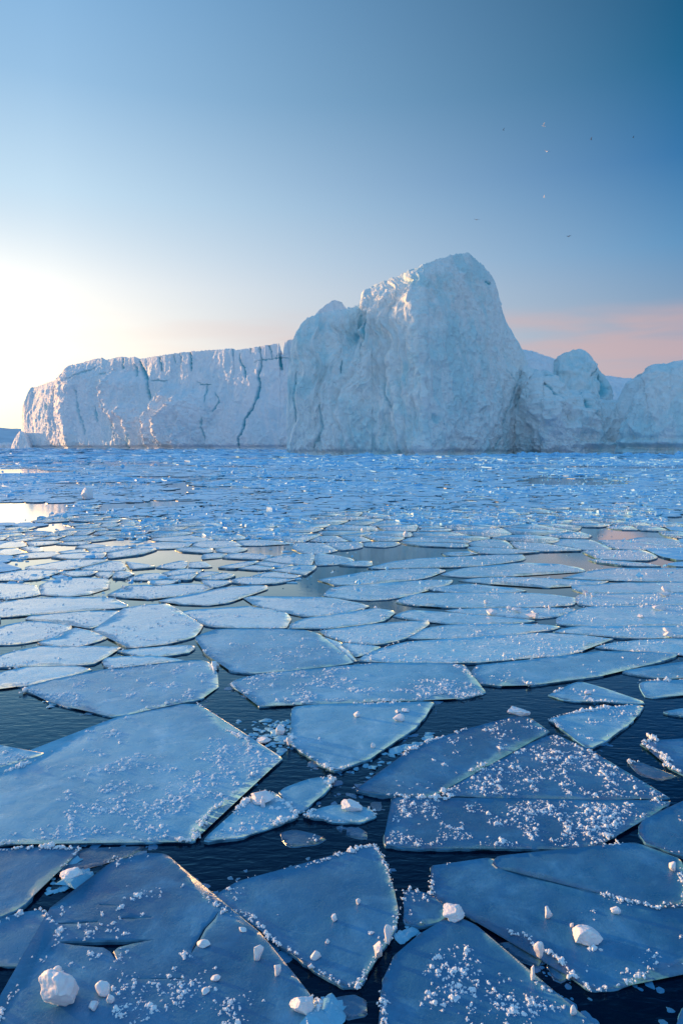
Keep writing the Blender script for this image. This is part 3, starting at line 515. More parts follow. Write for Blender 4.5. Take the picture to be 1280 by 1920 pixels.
# open pools kept free of ice
PD = ['665,1035 730,1025 840,1030 850,1042 780,1045 700,1058 680,1050', '455,1116 490,1096 600,1095 612,1105 600,1121 520,1119', '315,1134 440,1122 540,1146 530,1162 430,1138 350,1146', '1118,1012 1145,1001 1205,999 1202,1013 1128,1019',
      '1020,1034 1050,1028 1062,1033 1030,1037', '1222,974 1290,966 1400,966 1400,981 1240,983', '980,1052 1040,1047 1110,1048 1020,1058', '968,1079 1090,1072 1060,1083 980,1084', '836,1091 900,1089 960,1098 1075,1099 1062,1113 970,1111 900,1097',
      '680,1122 760,1115 825,1140 780,1152 720,1141', '-60,942 142,944 152,958 82,974 -60,992', '-60,877 120,880 60,889 -60,889', '278,1042 345,1038 345,1046 280,1050', '168,1102 205,1096 218,1110 190,1118', '218,1126 280,1121 286,1130 250,1137',
      '78,986 128,982 122,997 84,997', '318,903 362,903 362,934 318,934', '272,1058 300,1050 302,1078 262,1080', '440,1036 492,1029 480,1040 452,1042', '150,944 400,934 395,950 152,962', '100,1026 140,1024 132,1036 60,1034', '380,1055 410,1050 460,1048 440,1060 395,1064',
      '1060,1003 1140,988 1120,998 1080,1006', '630,1068 690,1062 660,1078 632,1082', '50,1052 100,1048 90,1060 55,1062', '185,1016 235,1014 230,1022 190,1024', '860,1090 700,1098 720,1092', '420,1076 480,1070 470,1080 430,1084', '1200,1056 1280,1050 1280,1057 1210,1062']
PD = [np.array([float(v) for v in s.replace(',', ' ').split()]).reshape(-1, 2) for s in PD]
rng = np.random.default_rng(7)
# --- small snow blobs, frost clumps, blocks
def ico(sub):
    ph = (1 + 5 ** .5) / 2
    V = [(-1, ph, 0), (1, ph, 0), (-1, -ph, 0), (1, -ph, 0), (0, -1, ph), (0, 1, ph), (0, -1, -ph), (0, 1, -ph), (ph, 0, -1), (ph, 0, 1), (-ph, 0, -1), (-ph, 0, 1)]
    Fc = [(0, 11, 5), (0, 5, 1), (0, 1, 7), (0, 7, 10), (0, 10, 11), (1, 5, 9), (5, 11, 4), (11, 10, 2), (10, 7, 6), (7, 1, 8), (3, 9, 4), (3, 4, 2), (3, 2, 6), (3, 6, 8), (3, 8, 9), (4, 9, 5), (2, 4, 11), (6, 2, 10), (8, 6, 7), (9, 8, 1)]
    V = [np.array(v) / np.linalg.norm(v) for v in V]
    for _ in range(sub):
        cache, nf = {}, []
        def mid(a, b):
            k = (min(a, b), max(a, b))
            if k not in cache: m = V[a] + V[b]; V.append(m / np.linalg.norm(m)); cache[k] = len(V) - 1
            return cache[k]
        for a, b, c in Fc:
            ab, bc, ca = mid(a, b), mid(b, c), mid(c, a); nf += [(a, ab, ca), (b, bc, ab), (c, ca, bc), (ab, bc, ca)]
        Fc = nf
    return np.array(V), np.array(Fc)
OCT = (np.array([(1, 0, 0), (0, 1, 0), (-1, 0, 0), (0, -1, 0), (0, 0, 1), (0, 0, -1)], float), np.array([(0, 1, 4), (1, 2, 4), (2, 3, 4), (3, 0, 4), (1, 0, 5), (2, 1, 5), (3, 2, 5), (0, 3, 5)]))
ICO = ico(0); ICO2 = ico(2); ICO4 = ico(4)
def clump_proto(nb, base, r):
    Vs, Fs, k = [], [], 0
    for i in range(nb):
        a = r.uniform(0, 6.28); rr = abs(r.normal(0, 0.48)); s = r.uniform(0.16, 0.42) * (1.15 - 0.4 * min(rr, 1))
        v = base[0] * (1 + r.uniform(-0.35, 0.35, (len(base[0]), 1))) * s * np.array([r.uniform(.7, 1.3), r.uniform(.7, 1.3), r.uniform(.7, 1.35)])
        v = v + np.array([rr * math.cos(a), rr * math.sin(a) * 0.8, s * 0.45 + max(0, 0.35 - rr) * r.uniform(0, 0.8)])
        Vs.append(v); Fs.append(base[1] + k); k += len(v)
    return np.concatenate(Vs), np.concatenate(Fs)
NEAR = [clump_proto(int(rng.integers(7, 15)), ICO, rng) for _ in range(14)]
FARP = [clump_proto(int(rng.integers(2, 5)), OCT, rng) for _ in range(8)]
def stamp(pts, sizes, protos, r):
    """pts (n,3), sizes (n,) -> vertices, faces"""
    Vs, Fs, k = [], [], 0
    which = r.integers(0, len(protos), len(pts)); ang = r.uniform(0, 6.28, len(pts))
    for w, (pv, pf) in enumerate(protos):
        m = which == w; n = int(m.sum())
        if not n: continue
        c, s = np.cos(ang[m]), np.sin(ang[m]); sz = sizes[m][:, None, None]
        x = pv[None, :, 0] * c[:, None] - pv[None, :, 1] * s[:, None]; y = pv[None, :, 0] * s[:, None] + pv[None, :, 1] * c[:, None]
        q = np.stack([x, y, np.broadcast_to(pv[None, :, 2], x.shape)], 2) * sz + pts[m][:, None, :]
        Vs.append(q.reshape(-1, 3)); Fs.append((pf[None] + (np.arange(n) * len(pv))[:, None, None]).reshape(-1, 3) + k); k += n * len(pv)
    return (np.concatenate(Vs), np.concatenate(Fs)) if Vs else (np.zeros((0, 3)), np.zeros((0, 3), int))
def rough_outline(W, step, amp, seed, chaikin=1, cr=0.9):
    W = np.asarray(W, float)
    for _ in range(chaikin):
        nx = np.roll(W, -1, 0); W = np.stack([W * cr + nx * (1 - cr), W * (1 - cr) + nx * cr], 1).reshape(-1, 2)
    out = []
    for i in range(len(W)):
        a, b = W[i], W[(i + 1) % len(W)]; n = max(1, int(np.hypot(*(b - a)) / step))
        for k in range(n): out.append(a + (b - a) * k / n)
    out = np.array(out); t = np.roll(out, -1, 0) - np.roll(out, 1, 0); nrm = np.stack([t[:, 1], -t[:, 0]], 1); nrm /= np.maximum(np.hypot(*nrm.T), 1e-9)[:, None]
    P3 = np.concatenate([out, np.zeros((len(out), 1))], 1)
    return out + nrm * (amp * 2.2 * fbm(P3 / (step * 26), 3, seed + 2) + amp * 1.5 * fbm(P3 / (step * 9), 3, seed) + amp * 1.0 * vnoise(P3 / (step * 2.6), seed + 3))[:, None]
def relief(XY, seed, k=1.0):
    P3 = np.concatenate([XY, np.full((len(XY), 1), seed * 0.37)], 1)
    return k * (0.006 * fbm(P3 * 1.6, 3, 3) + 0.0035 * fbm(P3 * 7, 3, 4))
def sheet(poly, z, seed, grid, thick=0.12, holes=(), rim=0.4, fine=True):
    """closed slab: triangulated top with inner points, bevelled lip, side wall; returns V, faces(tris), faces(quads)"""
    n = len(poly); pts = [tuple(q) for q in poly]; edges = [(i, (i + 1) % n) for i in range(n)]; hb = []
    for h in holes:
        s = len(pts); pts += [tuple(q) for q in h]; edges += [(s + i, s + (i + 1) % len(h)) for i in range(len(h))]; hb.append((s, len(h)))
    nb = len(pts)
    if grid:
        x0, y0 = poly.min(0); x1, y1 = poly.max(0); gx = np.arange(x0, x1, grid); gy = np.arange(y0, y1, grid * 1.0)
        G = np.stack(np.meshgrid(gx, gy), -1).reshape(-1, 2) + np.random.default_rng(seed).uniform(-.3, .3, (len(gx) * len(gy), 2)) * grid
        G = G[inpoly(G, poly)]
        if len(G):
            d, _, _ = segdist(G, poly); G = G[d > grid * 0.55]
        for h in holes:
            if len(G): dh, _, _ = segdist(G, h); G = G[(~inpoly(G, h)) & (dh > grid * 0.4)]
        pts += [tuple(q) for q in G]
    vv, ee, ff, ov, oe, of = geometry.delaunay_2d_cdt([Vector(q) for q in pts], edges, [list(range(n))], 1, 1e-7, True)
    XY = np.array([tuple(v) for v in vv]); T = np.array([f for f in ff if len(f) == 3], int)
    for h in holes: T = T[~inpoly(XY[T].mean(1), h)]
    z0 = z + (relief(XY, seed) if fine else 0)
    if grid and fine:
        d, _, _ = segdist(XY, poly); P3 = np.concatenate([XY, np.zeros((len(XY), 1))], 1)
        z0 = z0 + rim * 0.009 * np.exp(-(d / 0.035) ** 2) * np.clip(0.55 + 1.8 * fbm(P3 * 2.4, 2, seed + 4), 0, 1.6) - 0.004 * np.exp(-(d / 0.12) ** 2)
    # which output vertices are rim vertices
    Vt = np.concatenate([XY, (z0 + np.zeros(len(XY)))[:, None]], 1)
    key = {}
    for i, o in enumerate(ov):
        for q in o: key[q] = i
    V = [Vt]; Q = []; k = len(Vt)
    for s, m in [(0, n)] + hb:
        ids = [key.get(s + i) for i in range(m)]
        if any(i is None for i in ids): continue
        ids = np.array(ids); P = Vt[ids].copy(); ring = poly if s == 0 else np.array(pts[s:s + m])
        t = np.roll(ring, -1, 0) - np.roll(ring, 1, 0); nn_ = np.stack([t[:, 1], -t[:, 0]], 1); nn_ /= np.maximum(np.hypot(*nn_.T), 1e-9)[:, None]
        if poly_area(ring) < 0: nn_ = -nn_
        if s: nn_ = -nn_
        lip = min(0.006, thick * 0.1); prev = ids
        for (off, dz) in ((lip, -lip * 1.2), (lip * 0.6, None)):
            q = P.copy(); q[:, :2] += nn_ * off
            if dz is None: q[:, 2] = z - thick
            else: q[:, 2] += dz
            V.append(q); cur = np.arange(k, k + m); k += m
            Q.append(np.stack([prev, np.roll(prev, -1), np.roll(cur, -1), cur], 1)); prev = cur
    return np.concatenate(V), T, np.concatenate(Q) if Q else np.zeros((0, 4), int)
def scatter(poly, n, r):
    x0, y0 = poly.min(0); x1, y1 = poly.max(0); out = np.zeros((0, 2))
    q = np.stack([r.uniform(x0, x1, n * 3), r.uniform(y0, y1, n * 3)], 1)
    return q[inpoly(q, poly)]
def build_floe(W, z, frost, rim, kind, label, group, seed, holes=()):
    cy = float(W[:, 1].mean()); step = max(0.008, 0.0032 * cy); near = cy < 9
    vis = lambda P: (np.abs(P[:, 0]) < P[:, 1] * 0.54 + 0.1) & (P[:, 1] > 3.0)
    O = rough_outline(W, step * 1.6, 0.006 + 0.0018 * cy, seed)
    grid = max(0.028, 0.0075 * cy) if kind != 'f' else 0
    V, T, Q = sheet(O, z, seed, grid, 0.16, holes, rim * (0.25 if kind == 'w' else 1))
    c = np.array([W[:, 0].mean(), W[:, 1].mean(), 0.0])
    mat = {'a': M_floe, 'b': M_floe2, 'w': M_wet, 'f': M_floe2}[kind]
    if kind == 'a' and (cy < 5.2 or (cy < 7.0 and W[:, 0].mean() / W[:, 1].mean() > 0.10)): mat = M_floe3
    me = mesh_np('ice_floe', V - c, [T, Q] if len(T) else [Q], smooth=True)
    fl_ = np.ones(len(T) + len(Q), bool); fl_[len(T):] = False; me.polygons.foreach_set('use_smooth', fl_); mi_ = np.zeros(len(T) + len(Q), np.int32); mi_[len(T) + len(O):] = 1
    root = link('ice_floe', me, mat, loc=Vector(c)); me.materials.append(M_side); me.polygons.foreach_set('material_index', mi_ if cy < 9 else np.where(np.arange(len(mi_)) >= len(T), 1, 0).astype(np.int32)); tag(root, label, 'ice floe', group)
    r = np.random.default_rng(seed)
    A = abs(poly_area(O))
    # frost crystals in drifts
    if frost > 0:
        n = int(min(A, 14) * (760 if near else 240) * (1.0 if cy < 14 else 0.6))
        P = scatter(O, max(n, 8), r); P3 = np.concatenate([P, np.full((len(P), 1), seed * 0.1)], 1)
        dens = fbm(P3 * 1.1, 2, 5) * 0.8 + fbm(P3 * 5.5, 3, 6) * 1.0 + (frost - 0.62) * 1.05
        keep = (dens > r.uniform(-0.02, 0.30, len(P))) & vis(P)
        for h in holes: keep &= ~inpoly(P, h)
        P = P[keep]
        if len(P):
            d, _, _ = segdist(P, O); P = P[d > 0.02]
        if len(P):
            sz = np.clip(r.lognormal(-0.82, 0.68, len(P)), .12, 2.0) * (0.0165 if near else 0.017 + 0.0006 * cy)
            zz = z + relief(P, seed) - sz * 0.12
            v, f = stamp(np.concatenate([P, zz[:, None]], 1), sz, NEAR if near else FARP, r)
            tag(link('frost', mesh_np('frost', v - c, [f]), M_frost, root), kind='stuff')
    if rim > 0 and cy < 16:
        per = np.hypot(*(np.roll(O, -1, 0) - O).T); m = int(per.sum() / (0.012 if near else 0.04)); t = r.integers(0, len(O), max(m, 4)); P = O[t] + r.normal(0, 0.010 if near else 0.02, (len(t), 2))
        P3 = np.concatenate([P, np.zeros((len(P), 1))], 1); w = fbm(P3 * 2.6, 2, seed + 8); keep = (w + (rim - 0.75) * 0.7 > r.uniform(-0.02, 0.22, len(P))) & vis(P)
        P, w = P[keep], w[keep]
        if len(P):
            sz = (0.005 + 0.024 * np.clip(w + 0.05, 0, 1) * r.lognormal(-0.3, 0.6, len(P))) * (1 if near else 1.5) * (0.6 if kind == 'w' else 1)
            v, f = stamp(np.concatenate([P, np.full((len(P), 1), z + 0.004)], 1), sz, NEAR if near else FARP, r)
            tag(link('snow_rim', mesh_np('snow_rim', v - c, [f]), M_frost, root), kind='stuff')
    return root
LANE = ['535,1160 545,1176 480,1180 395,1190 405,1205 425,1250 430,1290 470,1320 542,1320 540,1352 440,1370 375,1318 412,1290 412,1260 372,1230 372,1200 382,1175', '0,1290 45,1305 130,1330 210,1346 90,1412 0,1395', '893,1290 1020,1290 1020,1345 820,1345 820,1310', '315,1134 440,1122 540,1146 530,1162 430,1138 350,1146']
LANE = [np.array([float(v) for v in s.replace(',', ' ').split()]).reshape(-1, 2) for s in LANE]
LANEW = [np.stack(ground(p[:, 0], p[:, 1]), 1) for p in LANE + PD]
RAW = []
for (pp, frost, rim, kind, label) in FL:
    gx, gy = ground(pp[:, 0], pp[:, 1], 0.02); W = np.stack([gx, gy], 1); W = W[::-1] if poly_area(W) < 0 else W
    RAW.append(W)
def grow(k, cap, eps):
    # let a floe spread until it nearly meets its neighbours, as the sheet it broke from did; open lanes stay open
    W = RAW[k]; cy = W[:, 1].mean(); st = 0.012 * cy; out = []
    for a, b in zip(W, np.roll(W, -1, 0)):
        n = max(1, int(np.hypot(*(b - a)) / st)); out += [a + (b - a) * q / n for q in range(n)]
    P = np.array(out); t = np.roll(P, -3, 0) - np.roll(P, 3, 0); nn_ = np.stack([t[:, 1], -t[:, 0]], 1); nn_ /= np.maximum(np.hypot(*nn_.T), 1e-9)[:, None]
    d = np.full(len(P), 9.0)
    for j, V in enumerate(RAW):
        if j == k or abs(V[:, 1].mean() - cy) > 4 + 0.3 * cy: continue
        q = P + nn_ * 1e-3; dd, _, _ = segdist(q, V); dd[inpoly(q, V)] = 0; d = np.minimum(d, dd)
    push = np.clip(np.where(d < 2 * cap, d / 2 - eps, cap * 0.35), -eps, cap)
    for _ in range(3): push = np.minimum(push, (np.roll(push, 1) + push + np.roll(push, -1)) / 3)
    Q = P + nn_ * push[:, None]
    for V in LANEW:
        m = inpoly(Q, V) & ~inpoly(P, V); Q[m] = P[m]
    return Q
traced = []
for i, (pp, frost, rim, kind, label) in enumerate(FL):
    z = (0.003 if kind == 'w' else 0.018) + 0.0015 * (i % 6)
    gx, gy = ground(pp[:, 0], pp[:, 1], z); W = np.stack([gx, gy], 1)
    if poly_area(W) < 0: W = W[::-1]
    if kind == 'b' or i in (1, 2, 3, 5): W = grow(i, 0.035 * W[:, 1].mean(), 0.0012 * W[:, 1].mean())
    traced.append(W); holes = []
    if 'slits' in label:
        for hs in ('104,1731 140,1728.5 184,1726.5 184,1730 140,1732 106,1733', '215,1724 250,1720 285,1718.5 284,1721 250,1724', '100,1766 150,1764 240,1762 290,1762 250,1769 222,1776 214,1783 221,1801 217,1800 207,1784 195,1777 140,1772', '186,1694.5 219,1697 218,1699 187,1697', '245,1833 343,1833 343,1835.5 246,1835.5', '411,1707 404,1722 386,1742 374,1765 359,1788 361,1777 371,1757 382,1740 400,1720'):
            a = np.array([float(v) for v in hs.replace(',', ' ').split()]).reshape(-1, 2); hx, hy = ground(a[:, 0], a[:, 1], z); H = np.stack([hx, hy], 1); holes.append(H[::-1] if poly_area(H) < 0 else H)
    build_floe(W, z, frost, rim, kind, label, 'sheet ice floes on the calm sea', 1000 + i * 13, holes)
# --- the rest of the pack: cells between the traced floes and pools
def size_at(px, py):
    Y = EYE * F / (py - HY); s = 1.25 + 0.018 * Y
    left_ = np.clip((620 - px) / 250, 0, 1) * np.clip((1110 - py) / 20, 0, 1)
    s = s * (1 - 0.50 * left_)
    return s * np.clip(0.55 + (py - 955) / 90, 0.5, 1)
sites, fixed = [], []; KEEP = traced + [np.stack(ground(p[:, 0], p[:, 1]), 1) for p in PD]
KEEP = traced + [rough_outline(W, 0.012 * W[:, 1].mean(), 0.012 * W[:, 1].mean(), 5 + i, 2, 0.8) for i, W in enumerate(KEEP[len(traced):])]
PD = [np.stack([640 + W[:, 0] / W[:, 1] * F, HY + EYE * F / W[:, 1]], 1) for W in KEEP[len(traced):]]
for W in KEEP:
    st = 0.02 * W[:, 1].mean(); x0, y0 = W.min(0); x1, y1 = W.max(0)
    G = np.stack(np.meshgrid(np.arange(x0, x1, st), np.arange(y0, y1, st * 1.6)), -1).reshape(-1, 2); G = G[inpoly(G, W)] if len(G) else G
    sites += [tuple(q) for q in G]
nfix = len(sites); Y = 10.0; fx = np.array(sites)
cand = []
while Y < 130:
    py = HY + EYE * F / Y; half = 0.56 * Y + 1; x = -half; rowstep = float(size_at(640, py)) * 0.8
    while x < half:
        px = 640 + x / Y * F; s = float(size_at(px, py)) * (1 if Y < 13 else float(np.clip(math.exp(0.75 * fbm(np.array([[x * 0.35, Y * 0.35, 3.0]]), 2, 61)[0] * 2), 0.45, 2.2))); q = (x + rng.uniform(-.45, .45) * s, Y + rng.uniform(-.5, .5) * s); cand.append(q + (s,)); x += s
    Y += rowstep
cand = np.array(cand)
KEEP = [W for W in KEEP if W[:, 1].max() > 9.5]; ins = np.zeros(len(cand), bool)
for W in KEEP: ins |= inpoly(cand[:, :2], W)
for q in cand[~ins]:
    d2 = ((fx - q[:2]) ** 2).sum(1).min()
    if d2 > (0.25 * q[2]) ** 2 * 0.6: sites.append(tuple(q[:2])); fixed.append(q[2])
def leadf(X, Y):
    X, Y = np.atleast_1d(X), np.atleast_1d(Y)
    return fbm(np.stack([X * 0.9 / (3 + 0.10 * Y), 30 * np.log(Y) / 3.0, X * 0], 1), 3, 144) - 0.16 - np.clip((52 - Y) / 14, 0, 1)
lead = lambda x, y: float(leadf(x, y)[0]) > 0
S = np.array(sites); cells = []
for i in range(nfix, len(S)):
    p0 = S[i]; s = fixed[i - nfix]; d = ((S - p0) ** 2).sum(1); near_ = np.argpartition(d, 31)[:32]; near_ = near_[np.argsort(d[near_])][1:]
    aa = rng.uniform(1.1, 1.9); poly = [p0 + s * aa * np.array([math.cos(a), 0.9 * math.sin(a)]) for a in np.linspace(0, 2 * math.pi, 15)[:-1]]
    for j in near_:
        q = S[j]; m = (p0 + q) / 2; nv_ = q - p0; ln = math.hypot(*nv_); nv_ = nv_ / ln; off = 0.006 + 0.0008 * p0[1] - (0.0 if j >= nfix else 0.002 * p0[1])
        out = []
        for a, b in zip(poly, poly[1:] + poly[:1]):
            da = (a - m) @ nv_ + off; db = (b - m) @ nv_ + off
            if da <= 0: out.append(a)
            if (da < 0) != (db < 0): out.append(a + (b - a) * (da / (da - db)))
        poly = out
        if len(poly) < 3: break
    if len(poly) < 3: continue
    W = np.array(poly); A = abs(poly_area(W)); Yc = W[:, 1].mean()
    if A < 0.02 or Yc < 10.2 or lead(W[:, 0].mean(), Yc): continue
    if poly_area(W) < 0: W = W[::-1]
    cells.append((A / Yc ** 3, W))
cells.sort(key=lambda c: -c[0])
NIND = 300 - len(FL) - 2
SV, ST, SQ, k = [], [], [], 0; count = 0
GROUPLAB = ('frosted blue ice floe wedged among equal neighbours in the crowded pack of the middle distance', 'floes of the crowded middle-distance pack')
for i, (ar, W) in enumerate(cells):
    Yc = float(W[:, 1].mean()); z = 0.022 + rng.uniform(0, 0.016)
    vis_ = abs(W[:, 0].mean()) < 0.50 * Yc
    if count < NIND and vis_:
        count += 1; build_floe(W, z, rng.uniform(0.35, 0.9), 0.5, 'b' if Yc < 22 else 'f', GROUPLAB[0], GROUPLAB[1], 9000 + i)
    else:
        O = rough_outline(W, max(0.03, 0.006 * Yc), 0.006 * Yc, i, 1)
        V, T, Q = sheet(O, z + rng.uniform(0, 0.02), i, 0, 0.3, fine=False); SV.append(V); ST.append(T + k); SQ.append(Q + k); k += len(V)
NSH = sum(len(q) for q in SQ)
# --- brash: small plates and blocks out to the icebergs
def plate(r, n=7):
    a = np.sort(r.uniform(0, 6.28, n)) ; rr = r.uniform(.7, 1.1, n); top = np.stack([rr * np.cos(a), rr * np.sin(a), np.ones(n)], 1); bot = top * np.array([1.03, 1.03, 0]) - np.array([0, 0, 1.5]); mid = top * np.array([1.06, 1.06, 0.55])
    top[:, 2] += r.uniform(-.25, .25, n); V = np.concatenate([top * np.array([.9, .9, 1]), mid, bot, [[0, 0, 1.0 + r.uniform(0, .35)]]]); i = np.arange(n); j = (i + 1) % n
    T = np.stack([i, j, np.full(n, 3 * n)], 1); Q = np.concatenate([np.stack([n + i, n + j, j, i], 1), np.stack([2 * n + i, 2 * n + j, n + j, n + i], 1)])
    return V, T, Q
PL = [plate(rng, int(rng.integers(6, 10))) for _ in range(16)]
bx_, by_, bs_, bh_ = [], [], [], []
def add_brash(n, y0, y1, power, smin, smax, hgt, xmin=-0.56, xmax=0.56, cond=None):
    Y = (rng.uniform(y0 ** power, y1 ** power, n)) ** (1 / power); X = rng.uniform(xmin, xmax, n) * Y; px = 640 + X / Y * F; py = HY + EYE * F / Y
    keep = np.ones(n, bool)
    for p in PD: keep &= ~inpoly(np.stack([px, py], 1), p)
    P3 = np.stack([X * 0.05, Y * 0.05, X * 0], 1); field = fbm(P3 * 2.2, 3, 91)
    if cond is not None: keep &= cond(X, Y, px, py, field)
    keep &= (leadf(X, Y) < 0.0) | (rng.uniform(0, 1, n) < 0.06)
    # stay in front of the bergs
    lim = np.interp(px, [-40, 20, 60, 130, 300, 500, 536, 540, 790, 1010, 1200, 1280], [950, 945, 930, 880, 790, 730, 705, 230, 214, 232, 222, 211]); keep &= Y < lim
    X, Y, field = X[keep], Y[keep], field[keep]
    s = np.exp(rng.uniform(math.log(smin), math.log(smax), len(X))) * (0.25 + 0.0085 * Y); bx_.append(X); by_.append(Y); bs_.append(s * 1.2); bh_.append(0.6 * hgt * (0.5 + rng.exponential(0.5, len(X))) * (0.4 + 0.010 * np.minimum(Y, 140)) * (1 + np.clip(field, 0, 1)))
dense = lambda X, Y, px, py, f: f + 0.55 * (rng.uniform(-1, 1, len(X))) > -0.22
patchy = lambda X, Y, px, py, f: f + 0.35 * rng.uniform(-1, 1, len(X)) > 0.05
add_brash(9000, 42, 120, 1.2, 0.35, 1.6, 0.07, cond=patchy)
add_brash(9000, 115, 260, 1.3, 0.5, 2.6, 0.10, cond=dense)
add_brash(7000, 240, 930, 1.4, 0.6, 2.2, 0.10, -0.56, 0.02, cond=dense)
add_brash(26000, 15, 60, 1.3, 0.08, 0.5, 0.07, cond=lambda X, Y, px, py, f: (fbm(np.stack([X * 0.3, Y * 0.16, X * 0], 1), 3, 19) + 0.22 * rng.uniform(-1, 1, len(X)) > 0.14) & ((px < 560) | (py < 985)))
add_brash(5000, 190, 262, 1.0, 0.25, 1.1, 0.42, -0.08, 0.54, cond=lambda X, Y, px, py, f: Y > np.interp(px, [536, 540, 790, 1010, 1200, 1280], [240, 222, 207, 225, 215, 204]))
BX, BY, BS, BH = map(np.concatenate, (bx_, by_, bs_, bh_)); which = rng.integers(0, len(PL), len(BX)); ang = rng.uniform(0, 6.28, len(BX)); tx = rng.normal(0, .05, len(BX))
for w, (pv, pt, pq) in enumerate(PL):
    m = which == w; n = int(m.sum()); c, s_ = np.cos(ang[m])[:, None], np.sin(ang[m])[:, None]
    x = (pv[None, :, 0] * c - pv[None, :, 1] * s_) * BS[m][:, None]; y = (pv[None, :, 0] * s_ + pv[None, :, 1] * c) * BS[m][:, None] * 0.8; zz = pv[None, :, 2] * BH[m][:, None] + x * tx[m][:, None]
    SV.append(np.stack([x + BX[m][:, None], y + BY[m][:, None], zz], 2).reshape(-1, 3)); o_ = (np.arange(n) * len(pv))[:, None, None]
    ST.append((pt[None] + o_).reshape(-1, 3) + k); SQ.append((pq[None] + o_).reshape(-1, 4) + k); k += n * len(pv)
# crumbs of snow lying on and between them
n = 10000; Y = rng.uniform(12 ** 0.9, 150 ** 0.9, n) ** (1 / 0.9); X = rng.uniform(-.55, .55, n) * Y; f = fbm(np.stack([X * 0.25, Y * 0.18, X * 0], 1), 3, 44); keep = f > rng.uniform(0.0, 0.6, n)
px, py = 640 + X / Y * F, HY + EYE * F / Y
for p in PD: keep &= ~inpoly(np.stack([px, py], 1), p)
keep &= (py < 1130); X, Y = X[keep], Y[keep]; sz = 0.006 * Y ** 0.75 * np.exp(rng.normal(0, .45, len(X))) + 0.01
v, f = stamp(np.stack([X, Y, 0.05 + 0.0018 * Y + 0 * X], 1), sz, FARP, rng); SV.append(v); ST.append(f + k); k += len(v)
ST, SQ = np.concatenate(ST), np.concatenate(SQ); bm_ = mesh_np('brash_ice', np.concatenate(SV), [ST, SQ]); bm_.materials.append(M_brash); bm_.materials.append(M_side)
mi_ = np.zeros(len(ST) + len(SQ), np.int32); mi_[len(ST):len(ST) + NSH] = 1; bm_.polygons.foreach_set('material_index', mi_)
tag(link('brash_ice', bm_), 'mass of small broken brash ice filling the sea out to the icebergs', kind='stuff')
# rubble in the slushy gaps between near floes
r = np.random.default_rng(5); PP = []
for s, n in (('440,1352 545,1350 548,1405 520,1418 470,1395', 90), ('635,1455 690,1425 790,1385 815,1368 840,1372 760,1410 690,1462', 80), ('80,1660 150,1605 190,1618 160,1668 95,1690', 26), ('590,1880 620,1866 650,1912 600,1920', 10), ('80,1316 110,1312 125,1326 90,1328', 14), ('755,1735 800,1745 760,1770 742,1770', 14)):
    a = np.array([float(v) for v in s.replace(',', ' ').split()]).reshape(-1, 2); W = np.stack(ground(a[:, 0], a[:, 1]), 1); PP.append(scatter(W, n, r)[:n])
PP = np.concatenate(PP); sz = np.exp(r.normal(-3.5, .55, len(PP))); CH = []
for _ in range(8):
    v, f = ico(1); v = v * (1 + r.uniform(-.3, .3, (len(v), 1)))
    for _ in range(6):
        d = r.normal(size=3); d /= np.linalg.norm(d); h = r.uniform(.45, .75); v = v - np.maximum(v @ d - h, 0)[:, None] * d
    v[:, 2] *= .28; CH.append((v, f))
v, f = stamp(np.concatenate([PP, (sz * .05)[:, None]], 1), sz, CH, r)
tag(link('ice_rubble', mesh_np('ice_rubble', v, [f]), M_floe), 'slushy broken ice rubble floating in the gaps between the near floes', kind='stuff')
# thin new-ice flakes drifting along the floe edges
QP = []
for W, rec in zip(traced, FL):
    if W[:, 1].mean() > 9: continue
    O = rough_outline(W, 0.03, 0.0, 3); c = O.mean(0); n_ = int(len(O) * 0.5); t_ = r.integers(0, len(O), n_); d_ = (O[t_] - c) / np.maximum(np.hypot(*(O[t_] - c).T), 1e-6)[:, None]
    q = O[t_] + d_ * np.abs(r.normal(0.03, 0.05, n_))[:, None] + r.normal(0, .02, (n_, 2)); w_ = fbm(np.concatenate([q, np.zeros((n_, 1))], 1) * 1.9, 2, 71); QP.append(q[w_ > 0.12])
QP = np.concatenate(QP); ok = np.ones(len(QP), bool)
for W in traced: ok &= ~inpoly(QP, W)
QP = QP[ok]; sz = np.exp(r.normal(-3.9, .6, len(QP))); FK = [(v_ * np.array([1, 1, .16]), f_) for v_, f_ in CH]
v, f = stamp(np.concatenate([QP, (sz * .02)[:, None]], 1), sz, FK, r)
tag(link('ice_slush', mesh_np('ice_slush', v, [f]), M_floe3), 'thin flakes of slush drifting in the dark water along the near floes', kind='stuff')
# --- loose blocks of snow, each lying on a floe
def block(seed, sx, sy, sz_, spiky=0.0):
    r = np.random.default_rng(seed); v, f = ICO4 if max(sx, sy) > 0.05 else ICO2; v = v.copy()
    for _ in range(13):
        d = r.normal(size=3); d[2] *= .8; d /= np.linalg.norm(d); h = r.uniform(.42, .78); v = v - np.maximum(v @ d - h, 0)[:, None] * d
    v = v * (1 + 0.10 * fbm(v * 3.2 + seed, 4, seed) + spiky * 0.12 * fbm(v * 6 + seed, 2, seed))[:, None]
    v = v * np.array([sx, sy, sz_]) / 0.68; v[:, 2] -= v[:, 2].min() * 0.82
    return v, f
